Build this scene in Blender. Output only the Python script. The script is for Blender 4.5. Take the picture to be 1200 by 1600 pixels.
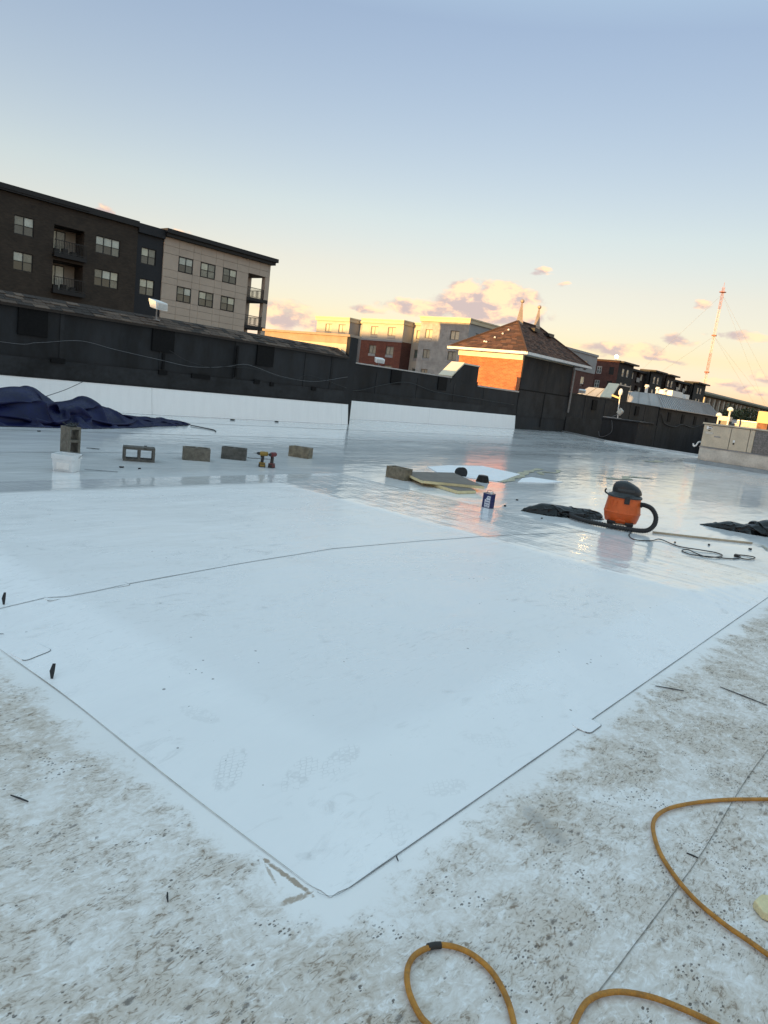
import bpy, bmesh, math, random
from mathutils import Vector, Matrix, noise as mn
R = math.radians
random.seed(7)
for o in list(bpy.data.objects):
    bpy.data.objects.remove(o)
scene = bpy.context.scene
col = scene.collection

# ------------------------------------------------------------------ camera
CAM_H = 1.5
AZ, PITCH, ROLL = R(38.8), R(10.15), R(7.0)
fw = Vector((math.cos(AZ)*math.cos(PITCH), math.sin(AZ)*math.cos(PITCH), -math.sin(PITCH)))
rt0 = Vector((math.sin(AZ), -math.cos(AZ), 0))
up0 = rt0.cross(fw)
ex = rt0*math.cos(ROLL) + up0*math.sin(ROLL)
ey = -rt0*math.sin(ROLL) + up0*math.cos(ROLL)
cam_d = bpy.data.cameras.new('camera')
cam = bpy.data.objects.new('camera', cam_d); col.objects.link(cam)
M3 = Matrix((ex, ey, -fw)).transposed()
cam.matrix_world = Matrix.Translation((0, 0, CAM_H)) @ M3.to_4x4()
cam_d.sensor_fit = 'VERTICAL'; cam_d.sensor_height = 36.0
cam_d.lens = 1100/1600*36.0
cam_d.clip_start = 0.05; cam_d.clip_end = 6000
scene.camera = cam

# ------------------------------------------------------------------ light and sky
SUN_AZ, SUN_EL = R(174), R(2.8)
sun_dir = Vector((math.cos(SUN_EL)*math.cos(SUN_AZ), math.cos(SUN_EL)*math.sin(SUN_AZ), math.sin(SUN_EL)))
sl = bpy.data.lights.new('sun', 'SUN'); sl.energy = 2.3; sl.angle = R(0.5); sl.color = (1.0, 0.60, 0.22)
so = bpy.data.objects.new('sun', sl); col.objects.link(so)
so.rotation_euler = (-sun_dir).to_track_quat('-Z', 'Y').to_euler()
so.location = (-40, 10, 60)
scene.view_settings.view_transform = 'Standard'
scene.view_settings.look = 'None'
scene.view_settings.exposure = 2.05
scene.view_settings.gamma = 1.0
scene.view_settings.use_curve_mapping = False
scene.cycles.max_bounces = 5; scene.cycles.diffuse_bounces = 2; scene.cycles.glossy_bounces = 3
SKY_STRENGTH = 0.15


class NB:
    """small node builder"""
    def __init__(s, nt):
        s.nt = nt
    def n(s, t, **kw):
        x = s.nt.nodes.new(t)
        for k, v in kw.items():
            setattr(x, k, v)
        return x
    def put(s, sock, v):
        if v is None:
            return
        if hasattr(v, 'is_linked') or isinstance(v, bpy.types.NodeSocket):
            s.nt.links.new(v, sock)
        else:
            if sock.type == 'RGBA' and len(v) == 3:
                v = (*v, 1)
            sock.default_value = v
    def m(s, op, a, b=None, c=None, clamp=False):
        x = s.n('ShaderNodeMath', operation=op, use_clamp=clamp)
        s.put(x.inputs[0], a); s.put(x.inputs[1], b)
        if c is not None:
            s.put(x.inputs[2], c)
        return x.outputs[0]
    def vm(s, op, a, b=None):
        x = s.n('ShaderNodeVectorMath', operation=op)
        s.put(x.inputs[0], a); s.put(x.inputs[1], b)
        return x.outputs[0]
    def pos(s):
        return s.n('ShaderNodeNewGeometry').outputs['Position']
    def obj(s):
        return s.n('ShaderNodeTexCoord').outputs['Object']
    def sep(s, v):
        x = s.n('ShaderNodeSeparateXYZ'); s.put(x.inputs[0], v); return x.outputs
    def comb(s, a, b, c=0.0):
        x = s.n('ShaderNodeCombineXYZ'); s.put(x.inputs[0], a); s.put(x.inputs[1], b); s.put(x.inputs[2], c); return x.outputs[0]
    def mapping(s, v, loc=(0, 0, 0), rot=(0, 0, 0), scale=(1, 1, 1)):
        x = s.n('ShaderNodeMapping'); s.put(x.inputs[0], v)
        x.inputs[1].default_value = loc; x.inputs[2].default_value = rot; x.inputs[3].default_value = scale
        return x.outputs[0]
    def noise(s, v, scale, detail=4, rough=0.55, dist=0.0):
        x = s.n('ShaderNodeTexNoise'); s.put(x.inputs['Vector'], v)
        x.inputs['Scale'].default_value = scale; x.inputs['Detail'].default_value = detail
        x.inputs['Roughness'].default_value = rough; x.inputs['Distortion'].default_value = dist
        return x.outputs[0]
    def vor(s, v, scale, feature='F1', rnd=1.0):
        x = s.n('ShaderNodeTexVoronoi', feature=feature); s.put(x.inputs['Vector'], v)
        x.inputs['Scale'].default_value = scale; x.inputs['Randomness'].default_value = rnd
        return x.outputs
    def mr(s, v, a, b, c=0.0, d=1.0, smooth=True):
        x = s.n('ShaderNodeMapRange', interpolation_type='SMOOTHSTEP' if smooth else 'LINEAR')
        s.put(x.inputs[0], v)
        for i, q in enumerate((a, b, c, d)):
            s.put(x.inputs[i+1], q)
        return x.outputs[0]
    def mix(s, f, a, b, mode='MIX'):
        x = s.n('ShaderNodeMix', data_type='RGBA', blend_type=mode)
        s.put(x.inputs[0], f); s.put(x.inputs[6], a); s.put(x.inputs[7], b)
        return x.outputs[2]
    def bump(s, h, strength, dist=0.01, normal=None):
        x = s.n('ShaderNodeBump'); s.put(x.inputs['Height'], h)
        x.inputs['Strength'].default_value = strength; x.inputs['Distance'].default_value = dist
        if normal is not None:
            s.put(x.inputs['Normal'], normal)
        return x.outputs[0]


# world: Nishita dusk sky, warm band low down, cumulus scattered above the horizon
world = bpy.data.worlds.new('World'); scene.world = world; world.use_nodes = True
wn = world.node_tree; wn.nodes.clear(); b = NB(wn)
sky = b.n('ShaderNodeTexSky', sky_type='NISHITA', sun_disc=False)
sky.sun_elevation = SUN_EL; sky.sun_rotation = math.pi/2 - SUN_AZ
sky.air_density = 1.0; sky.dust_density = 0.35; sky.ozone_density = 1.0; sky.altitude = 100
dirv = b.n('ShaderNodeTexCoord').outputs['Generated']
dx, dy, dz = b.sep(dirv)
az = b.m('MULTIPLY', b.m('ARCTAN2', dy, dx), 180/math.pi)
el = b.m('MULTIPLY', b.m('ARCSINE', dz), 180/math.pi)
cv = b.comb(b.m('MULTIPLY', az, 0.55), el, 0.0)
wob = b.noise(cv, 0.55, 3, 0.6)
wob2 = b.noise(b.vm('ADD', cv, (31.0, 17.0, 0)), 0.55, 3, 0.6)
azw = b.m('ADD', az, b.m('MULTIPLY', b.m('SUBTRACT', wob, 0.5), 2.6))
elw = b.m('ADD', el, b.m('MULTIPLY', b.m('SUBTRACT', wob2, 0.5), 1.3))
CLOUDS = [(32.6, 6.8, 5.2, 1.5, 1.6), (31.6, 7.8, 3.4, 1.15, 1.3), (34.4, 8.0, 1.7, 1.0, 1.1), (38.0, 6.2, 3.6, .85, 1.1), (42.0, 5.55, 1.7, .36, .75), (48.4, 4.4, 2.3, 1.25, .9), (45.6, 3.9, 2.0, .7, .8),
          (61.6, 9.6, .9, .55, .9), (56.6, 9.15, .9, .32, .75), (29.2, 9.75, 1.0, .34, .8), (27.3, 9.2, .6, .22, .7), (22.9, 4.7, 3.0, .62, .9), (20.4, 4.8, 1.5, .68, .85),
          (18.5, 5.85, 1.5, .42, .85), (19.4, 4.3, 2.0, .30, .8), (14.6, 6.4, 2.3, .36, .85), (17.1, 8.4, .9, .36, .8), (11.8, 3.75, 1.7, .42, .9), (12.2, 2.85, 3.0, .45, .8), (15.0, 3.05, 2.2, .28, .7),
          (5.0, 5.0, 4.0, .7, .8), (-8.0, 7.0, 5.0, .9, .85), (72.0, 5.0, 4.5, .8, .85), (84.0, 8.0, 5.0, 1.0, .85)]
dens = None; hgt = None
ew = b.comb(azw, elw, 0.0)
def vdot(p, q):
    x = b.n('ShaderNodeVectorMath', operation='DOT_PRODUCT'); b.put(x.inputs[0], p); b.put(x.inputs[1], q); return x.outputs['Value']
for (ca, ce, wa, we, k) in CLOUDS:
    t = b.n('ShaderNodeVectorMath', operation='MULTIPLY_ADD'); b.put(t.inputs[0], ew)
    t.inputs[1].default_value = (1/wa, 1/we, 0); t.inputs[2].default_value = (-ca/wa, -ce/we, 0)
    q = b.m('MULTIPLY_ADD', vdot(t.outputs[0], t.outputs[0]), -k, k)
    dens = q if dens is None else b.m('MAXIMUM', dens, q)
    hh = b.m('MULTIPLY', b.m('MAXIMUM', q, 0.0), vdot(t.outputs[0], (-.25, 1, 0)))
    hgt = hh if hgt is None else b.m('ADD', hgt, hh)
fine = b.noise(cv, 1.0, 8, 0.62, 0.5)
finb = b.noise(b.vm('ADD', cv, (-0.25, 0.28, 0.0)), 0.9, 5, 0.55)
cl = b.m('ADD', b.m('MULTIPLY', dens, 1.3), b.m('MULTIPLY', b.m('SUBTRACT', fine, 0.5), 3.4))
cov = b.m('MULTIPLY', b.mr(cl, -0.1, 0.95), b.mr(dens, -1.3, 0.2))
lit = b.m('ADD', b.m('MULTIPLY', b.m('SUBTRACT', fine, finb), 3.2), b.m('ADD', b.m('MULTIPLY', hgt, 0.75), 0.50))
lit = b.mr(lit, 0.1, 1.0)
sky_c = sky.outputs[0]
# dusk colour balance of the clear sky by elevation, the same all the way round
rampn = b.n('ShaderNodeValToRGB')
cr = rampn.color_ramp
TINT = [(0.0, (.40, .42, 1.85)), (2.0, (.415, .43, 1.28)), (4.4, (.43, .405, .59)), (8.7, (.52, .44, .52)), (12.5, (.545, .485, .54)), (25, (.52, .485, .575)), (48, (1.46, 1.40, 1.28)), (90, (1.94, 1.84, 1.60))]
for i, (e_, c_) in enumerate(TINT):
    el_ = cr.elements[i] if i < 2 else cr.elements.new(e_/90)
    el_.position = e_/90
for e_, (ea, c_) in zip(cr.elements, TINT):
    e_.color = (c_[0]/3, c_[1]/3, c_[2]/3, 1)
b.put(rampn.inputs[0], b.m('DIVIDE', el, 90.0, clamp=True))
# thin haze evens the sky out between the sunset side and the far side
ds = b.n('ShaderNodeVectorMath', operation='DOT_PRODUCT'); b.put(ds.inputs[0], dirv); ds.inputs[1].default_value = (math.cos(SUN_AZ), math.sin(SUN_AZ), 0)
even = b.m('MULTIPLY_ADD', b.m('MULTIPLY', ds.outputs['Value'], ds.outputs['Value']), -2.1, 5.1)
tint = b.vm('MULTIPLY', rampn.outputs[0], b.comb(even, even, even))
sky_t = b.mix(1.0, sky_c, tint, 'MULTIPLY')
cloud_c = b.mix(lit, (1.08, .86, .84), (2.35, 1.50, .92))
skyc = b.mix(b.m('MULTIPLY', cov, 0.9), sky_t, cloud_c)
bg = b.n('ShaderNodeBackground'); b.put(bg.inputs[0], skyc); bg.inputs[1].default_value = SKY_STRENGTH
bg0 = b.n('ShaderNodeBackground'); b.put(bg0.inputs[0], sky_t); bg0.inputs[1].default_value = SKY_STRENGTH
band = b.m('MULTIPLY', b.m('GREATER_THAN', el, 0.8), b.m('LESS_THAN', el, 12.0))      # no clouds above or below this band
mx = b.n('ShaderNodeMixShader'); b.put(mx.inputs[0], band)
wn.links.new(bg0.outputs[0], mx.inputs[1]); wn.links.new(bg.outputs[0], mx.inputs[2])
out = b.n('ShaderNodeOutputWorld'); wn.links.new(mx.outputs[0], out.inputs[0])

# ------------------------------------------------------------------ materials
MATS = {}
def mat(name, colr, rough=0.7, var=0.12, scale=6.0, bump=0.0, bscale=60.0, metal=0.0, spec=0.5, col2=None, stretch=(1, 1, 1), emit=None, coat=0.0, trans=0.0, alpha=None):
    if name in MATS:
        return MATS[name]
    m = bpy.data.materials.new(name); m.use_nodes = True
    nt = m.node_tree; nt.nodes.clear(); q = NB(nt)
    p = q.n('ShaderNodeBsdfPrincipled'); o = q.n('ShaderNodeOutputMaterial')
    nt.links.new(p.outputs[0], o.inputs[0])
    v = q.mapping(q.pos(), scale=stretch)
    n1 = q.noise(v, scale, 5, 0.6); n2 = q.noise(v, scale*7.3, 3, 0.6)
    f = q.m('ADD', q.m('MULTIPLY', n1, 0.65), q.m('MULTIPLY', n2, 0.35))
    f = q.mr(f, 0.3, 0.7)
    dark = tuple(c*(1-var*1.6) for c in colr); light = tuple(min(1, c*(1+var)) for c in colr)
    c = q.mix(f, dark, light if col2 is None else col2)
    q.put(p.inputs['Base Color'], c)
    q.put(p.inputs['Roughness'], q.mr(n2, 0.3, 0.7, max(0.02, rough-0.08), min(1, rough+0.08)))
    p.inputs['Metallic'].default_value = metal
    p.inputs['Specular IOR Level'].default_value = spec
    p.inputs['Coat Weight'].default_value = coat
    if bump:
        q.put(p.inputs['Normal'], q.bump(q.noise(v, bscale, 4, 0.6), bump, 0.01))
    if emit:
        p.inputs['Emission Color'].default_value = (*emit[0], 1); p.inputs['Emission Strength'].default_value = emit[1]
    MATS[name] = m
    return m

def brick_mat(name, c1, c2, mortar, bw=0.215, bh=0.072, axis='Y', rough=0.85):
    m = bpy.data.materials.new(name); m.use_nodes = True
    nt = m.node_tree; nt.nodes.clear(); q = NB(nt)
    p = q.n('ShaderNodeBsdfPrincipled'); o = q.n('ShaderNodeOutputMaterial'); nt.links.new(p.outputs[0], o.inputs[0])
    x, y, z = q.sep(q.pos())
    v = q.comb(q.m('ADD', x, y), z, 0.0)
    t = q.n('ShaderNodeTexBrick'); q.put(t.inputs['Vector'], v)
    t.inputs['Scale'].default_value = 1.0; t.inputs['Brick Width'].default_value = bw; t.inputs['Row Height'].default_value = bh
    t.inputs['Mortar Size'].default_value = 0.006; t.inputs['Mortar Smooth'].default_value = 0.3
    t.inputs['Color1'].default_value = (*c1, 1); t.inputs['Color2'].default_value = (*c2, 1); t.inputs['Mortar'].default_value = (*mortar, 1)
    n = q.noise(q.pos(), 1.1, 5, 0.6)
    q.put(p.inputs['Base Color'], q.mix(1.0, t.outputs[0], q.mix(q.mr(n, .3, .7), (.72, .72, .72), (1, 1, 1)), 'MULTIPLY'))
    p.inputs['Roughness'].default_value = rough
    q.put(p.inputs['Normal'], q.bump(t.outputs[1], -0.5, 0.008))
    MATS[name] = m
    return m

M = {}
M['dark_membrane'] = mat('dark_membrane', (.0185, .0200, .0225), .62, .45, .9, .25, 9, stretch=(1, 1, .35), spec=.25)
M['dark_membrane_low'] = mat('dark_membrane_low', (.0215, .023, .0255), .6, .45, 1.3, .25, 9, spec=.25)
M['black_patch'] = mat('black_patch', (.003, .003, .0035), .7, .3, 3, spec=.2)
M['white_base'] = mat('white_base', (.93, .93, .92), .45, .022, 2.0, .10, 20, stretch=(4, 4, .2))
M['metal_cap'] = mat('metal_cap', (.42, .41, .40), .4, .12, 3, metal=.3)
M['cream_stucco'] = mat('cream_stucco', (.62, .54, .42), .85, .10, 2, .2, 80)
M['peach_stucco'] = mat('peach_stucco', (.36, .27, .20), .85, .12, 2, .2, 80)
M['cream_trim'] = mat('cream_trim', (.74, .66, .50), .6, .08, 3)
M['white_trim'] = mat('white_trim', (.75, .74, .72), .5, .08, 3)
M['lamp_white'] = mat('lamp_white', (.78, .77, .74), .4, .08, 10)
M['black_plastic'] = mat('black_plastic', (.012, .012, .013), .42, .2, 20)
M['black_rubber'] = mat('black_rubber', (.014, .014, .015), .55, .2, 20)
M['grey_cable'] = mat('grey_cable', (.14, .14, .145), .5, .1, 10)
M['dark_cable'] = mat('dark_cable', (.02, .02, .02), .5, .1, 10)
M['concrete'] = mat('concrete', (.165, .148, .118), .92, .30, 14, .7, 160)
M['concrete_dark'] = mat('concrete_dark', (.105, .10, .088), .92, .30, 14, .7, 160)
M['concrete_tan'] = mat('concrete_tan', (.20, .170, .120), .92, .30, 14, .7, 160)
M['shingle_a'] = mat('shingle_a', (.085, .058, .042), .95, .25, 20, .5, 220)
M['shingle_b'] = mat('shingle_b', (.032, .023, .018), .95, .25, 20, .5, 220)
M['shingle_c'] = mat('shingle_c', (.125, .088, .064), .95, .25, 20, .5, 220)
M['rust'] = mat('rust_steel', (.22, .10, .05), .8, .3, 4)
M['glass_blind'] = mat('window_blind', (.52, .52, .40), .12, .10, .8, spec=.6, col2=(.66, .66, .53))
M['glass_blind2'] = mat('window_blind_b', (.46, .50, .44), .10, .12, .9, spec=.7, col2=(.58, .62, .56))
M['glass_blind3'] = mat('window_blind_c', (.17, .18, .155), .10, .2, .9, spec=.7, col2=(.26, .265, .22))
M['glass_dark2'] = mat('window_glass_b', (.035, .04, .04), .06, .25, .6, spec=.8)
M['glass_dark'] = mat('window_glass', (.075, .085, .080), .08, .25, .6, spec=.8)
M['glass_warm'] = mat('window_curtain', (.62, .54, .38), .15, .15, .8, spec=.6)
M['frame_dark'] = mat('window_frame_dark', (.012, .013, .014), .5, .1, 10)
M['hotel_frame'] = mat('hotel_window_frame', (.17, .155, .135), .5, .1, 10)
M['glass_green'] = mat('hotel_glass', (.10, .145, .125), .10, .3, .5, spec=.7, col2=(.20, .25, .22))
M['frame_light'] = mat('window_frame_light', (.55, .53, .50), .5, .1, 10)
M['navy_siding'] = mat('navy_siding', (.008, .011, .016), .65, .12, 1.5, .1, 4)
M['beige_panel'] = mat('beige_panel', (.52, .43, .345), .8, .06, .7, .1, 40)
M['joint'] = mat('panel_joint', (.27, .22, .17), .9, .1, 2)
M['cornice'] = mat('dark_cornice', (.008, .008, .009), .6, .15, 2)
M['balcony_tan'] = mat('balcony_tan', (.36, .31, .25), .8, .08, 2)
M['brown_brick'] = brick_mat('brown_brick', (.036, .0265, .019), (.056, .041, .029), (.048, .039, .030), .30, .10)
M['orange_brick'] = brick_mat('orange_brick', (.40, .105, .040), (.52, .170, .065), (.42, .26, .16), .215, .075)
M['red_brick'] = brick_mat('red_brick', (.165, .048, .030), (.22, .070, .042), (.15, .09, .07), .35, .12)
M['maroon_brick'] = brick_mat('maroon_brick', (.095, .036, .028), (.135, .052, .040), (.10, .07, .06), .35, .12)
M['grey_block'] = brick_mat('grey_block', (.40, .385, .36), (.46, .44, .41), (.34, .33, .31), .6, .3)
M['hotel_cream'] = mat('hotel_cream', (.50, .455, .38), .8, .07, .6, .1, 20)
M['hotel_grey'] = mat('hotel_grey', (.34, .335, .33), .8, .08, .6, .1, 20)
M['hotel_cornice'] = mat('hotel_cornice', (.60, .50, .34), .7, .06, .8)
M['far_dark'] = mat('dark_siding', (.016, .016, .016), .8, .15, .5)
M['far_brown'] = mat('brown_siding', (.035, .022, .017), .85, .15, .5)
M['far_tan'] = mat('far_tan_wall', (.17, .13, .085), .85, .12, .3)
M['far_roof'] = mat('far_green_roof', (.085, .085, .055), .8, .12, .3)
M['mansard'] = mat('mansard_metal', (.38, .37, .36), .45, .10, 1.0, metal=.25)
M['ac_beige'] = mat('ac_beige_paint', (.55, .465, .345), .55, .10, 3, .05, 30)
M['ac_curb'] = mat('galvanised_curb', (.56, .52, .45), .55, .16, 2.2, .1, 30, metal=.15)
M['ac_grey'] = mat('ac_grey_steel', (.28, .28, .28), .5, .15, 2, metal=.2)
M['ac_yellow'] = mat('ac_yellow_paint', (.60, .46, .22), .6, .10, 3)
M['coil'] = mat('coil_fins', (.12, .105, .095), .5, .9, 22, .5, 60, col2=(.42, .40, .38))
M['tarp'] = mat('navy_tarp', (.005, .0075, .046), .50, .30, 3.0, .12, 30, spec=.22)
M['bag'] = mat('black_bag', (.0045, .0045, .005), .30, .3, 8, .35, 24, spec=.4)
M['bucket'] = mat('white_bucket', (.72, .74, .74), .4, .06, 9)
M['foam'] = mat('foam_edge', (.72, .62, .36), .9, .10, 18, .3, 80)
M['facer'] = mat('board_facer', (.190, .165, .140), .9, .12, 6, .2, 60)
M['can_blue'] = mat('can_blue', (.012, .018, .095), .3, .1, 20)
M['can_label'] = mat('can_label', (.62, .64, .70), .4, .06, 20)
M['can_ink'] = mat('can_ink', (.03, .05, .16), .5, .1, 20)
M['tin'] = mat('tin_metal', (.62, .62, .62), .3, .1, 20, metal=.8)
M['vac_orange'] = mat('vac_orange', (.62, .105, .014), .40, .10, 9)
M['vac_black'] = mat('vac_black', (.014, .015, .017), .45, .2, 14)
M['vac_grey'] = mat('vac_grey', (.035, .040, .042), .5, .15, 14)
M['wood'] = mat('cream_wood', (.45, .36, .25), .8, .15, 9)
M['yellow_cord'] = mat('yellow_cord', (.42, .185, .020), .5, .25, 22, .3, 160)
M['tape'] = mat('black_tape', (.02, .016, .012), .5, .1, 20)
M['drill_yellow'] = mat('drill_yellow', (.26, .16, .02), .45, .1, 20)
M['drill_red'] = mat('drill_red', (.12, .010, .012), .45, .1, 20)
M['mast_red'] = mat('mast_red', (.42, .16, .10), .6, .1, .3)
M['mast_white'] = mat('mast_white', (.60, .50, .40), .6, .1, .3)
M['wire'] = mat('guy_wire', (.30, .27, .24), .6, .1, 1)
M['bark'] = mat('bark', (.07, .05, .035), .9, .2, 2)
M['leaf'] = mat('tree_leaf', (.045, .060, .020), .7, .35, .35, col2=(.075, .090, .030))
M['leaf2'] = mat('tree_leaf_dark', (.030, .045, .018), .7, .35, .35, col2=(.055, .070, .026))
M['asphalt'] = mat('asphalt', (.05, .05, .05), .9, .2, .2, .2, 4)
M['debris'] = mat('black_scrap', (.012, .012, .013), .6, .2, 20)
M['finial'] = mat('finial_metal', (.42, .33, .25), .45, .15, 4, metal=.3)
M['steel_grey'] = mat('steel_grey', (.25, .25, .25), .5, .15, 6, metal=.4)
M['glint_glow'] = mat('sun_glint', (.9, .8, .6), .5, .02, 1, emit=((1.0, .62, .22), 9.0))  # emission that stands in for a sun glint on metal

# white roof membrane: dirty around the new patch, cleaner and glossier far off
def sheet_edges(q, x, y):
    a = q.m('MAXIMUM', q.m('SUBTRACT', 1.42, x), q.m('SUBTRACT', 1.17, y))
    c = q.m('MAXIMUM', q.m('SUBTRACT', x, 8.4), q.m('SUBTRACT', y, 7.75))
    return q.m('MAXIMUM', a, c)

def ripples(q, p):
    r1 = q.noise(q.mapping(p, rot=(0, 0, R(20)), scale=(1.0, 2.2, 1)), 1.3, 3, .5, .4)
    r2 = q.noise(q.mapping(p, rot=(0, 0, R(-35)), scale=(.7, 2.6, 1)), 4.0, 2, .5, .6)
    return q.m('ADD', r1, q.m('MULTIPLY', r2, .28))

def roof_material():
    m = bpy.data.materials.new('roof_membrane'); m.use_nodes = True
    nt = m.node_tree; nt.nodes.clear(); q = NB(nt)
    A = q.n('ShaderNodeBsdfPrincipled'); B = q.n('ShaderNodeBsdfPrincipled'); o = q.n('ShaderNodeOutputMaterial'); mx = q.n('ShaderNodeMixShader')
    nt.links.new(A.outputs[0], mx.inputs[1]); nt.links.new(B.outputs[0], mx.inputs[2]); nt.links.new(mx.outputs[0], o.inputs[0])
    p = q.pos(); x, y, z = q.sep(p)
    far = q.mr(q.m('ADD', q.m('MULTIPLY', x, .80), y), 5.5, 10.0)
    q.put(mx.inputs[0], far)
    # ---- far: clean, damp and glossy
    streak = q.noise(q.mapping(p, scale=(.3, 1, 1)), .55, 5, .62)
    cB = q.mix(q.mr(streak, .3, .7), (.70, .70, .695), (.84, .84, .835))
    grime = q.noise(q.mapping(p, rot=(0, 0, R(-30)), scale=(.5, 1.6, 1)), 2.3, 6, .66, .8)
    cB = q.mix(q.m('MULTIPLY', q.mr(grime, .50, .70), .36), cB, (.40, .385, .37))
    q.put(B.inputs['Base Color'], cB)
    q.put(B.inputs['Roughness'], q.m('ADD', q.mr(streak, .25, .75, .05, .14), q.m('MULTIPLY', q.mr(grime, .5, .7), .10)))
    q.put(B.inputs['Normal'], q.bump(ripples(q, p), .40, .02))
    # ---- near: scuffed and muddy
    d = sheet_edges(q, x, y)
    big = q.noise(p, 3.8, 5, .70, .9)
    mid = q.noise(q.mapping(p, rot=(0, 0, R(28)), scale=(1, 1.5, 1)), 23.0, 5, .72, 1.0)
    fin = q.noise(q.mapping(p, rot=(0, 0, R(-24)), scale=(.45, 1.7, 1)), 48, 3, .66, 1.5)
    clean = q.mr(q.m('ADD', d, q.m('ADD', q.m('MULTIPLY', q.m('SUBTRACT', big, .5), .34), q.m('MULTIPLY', q.m('SUBTRACT', mid, .5), .12))), .05, .17)
    base = q.mix(q.mr(q.noise(p, .6, 3, .6), .3, .7), (.79, .77, .745), (.87, .85, .825))
    film = q.mr(q.m('ADD', q.m('MULTIPLY', big, .5), q.m('MULTIPLY', mid, .5)), .36, .60)
    c = q.mix(q.m('MULTIPLY', clean, q.m('ADD', q.m('MULTIPLY', film, .62), q.mr(q.noise(p, .9, 3, .6), .35, .65, .06, .32))), base, (.51, .43, .345))
    blot = q.m('MULTIPLY', q.mr(mid, .54, .66), q.mr(big, .44, .60))
    hair = q.m('MULTIPLY', q.mr(fin, .55, .66), q.mr(big, .38, .58))
    dirt = q.m('MAXIMUM', q.m('MULTIPLY', blot, .92), q.m('MULTIPLY', hair, .80))
    c = q.mix(q.m('MULTIPLY', dirt, clean), c, (.205, .145, .095))
    scrub = q.m('MULTIPLY', q.m('MULTIPLY', q.mr(mid, .46, .36), q.mr(big, .56, .46)), clean)
    c = q.mix(q.m('MULTIPLY', scrub, .7), c, (.82, .80, .775))
    g_ = q.noise(p, 5.5, 3, .65, .6)
    vo = q.vor(q.mapping(p, rot=(0, 0, R(25)), scale=(.8, 1.35, 1)), 85)
    size = q.sep(vo[1])[0]
    sp = q.m('LESS_THAN', q.m('ADD', vo[0], q.m('MULTIPLY', q.m('SUBTRACT', fin, .5), .9)), q.m('MULTIPLY', q.m('MULTIPLY', size, size), .46))
    vo2 = q.vor(q.mapping(p, loc=(7, 2, 0), rot=(0, 0, R(-30)), scale=(.7, 1.4, 1)), 26)
    size2 = q.sep(vo2[1])[1]
    blob = q.m('ADD', vo2[0], q.m('MULTIPLY', q.m('SUBTRACT', q.m('ADD', q.m('MULTIPLY', fin, .5), q.m('MULTIPLY', mid, .5)), .5), 1.7))
    sp2 = q.mr(q.m('SUBTRACT', blob, q.m('MULTIPLY', q.m('MULTIPLY', size2, size2), .27)), .10, -.06)
    mud = q.m('MAXIMUM', q.m('MULTIPLY', sp, q.mr(g_, .53, .60)), q.m('MULTIPLY', sp2, q.m('MULTIPLY', q.mr(big, .50, .60), .85)))
    mud = q.m('MULTIPLY', mud, clean)
    c = q.mix(q.m('MULTIPLY', mud, .85), c, (.060, .044, .032))
    # rusty water marks beside the corner of the patch and one worn grey spot
    for (sx, sy, rr, wl, ww, k) in [(1.392, 1.32, R(91), .12, .011, .8), (1.35, 1.236, R(-14), .065, .014, .7), (1.36, 1.36, R(70), .05, .007, .6), (2.27, .90, R(65), .13, .050, .5)]:
        ux, uy, uz = q.sep(q.vm('SUBTRACT', p, (sx, sy, 0)))
        ca, sa = math.cos(rr), math.sin(rr)
        a_ = q.m('ADD', q.m('MULTIPLY', ux, ca/wl), q.m('MULTIPLY', uy, sa/wl)); b_ = q.m('ADD', q.m('MULTIPLY', ux, -sa/ww), q.m('MULTIPLY', uy, ca/ww))
        e_ = q.m('ADD', q.m('ADD', q.m('MULTIPLY', a_, a_), q.m('MULTIPLY', b_, b_)), q.m('MULTIPLY', q.m('SUBTRACT', mid, .5), 4.5))
        c = q.mix(q.m('MULTIPLY', q.mr(e_, 1.1, .2), k), c, (.25, .155, .07) if k > .55 else (.27, .25, .225))
    q.put(A.inputs['Base Color'], c)
    q.put(A.inputs['Roughness'], q.m('ADD', .34, q.m('MULTIPLY', q.m('MAXIMUM', dirt, film), .25)))
    q.put(A.inputs['Normal'], q.bump(q.m('ADD', q.m('ADD', mid, q.m('MULTIPLY', fin, .4)), q.m('MULTIPLY', mud, .6)), .20, .003))
    return m

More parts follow.
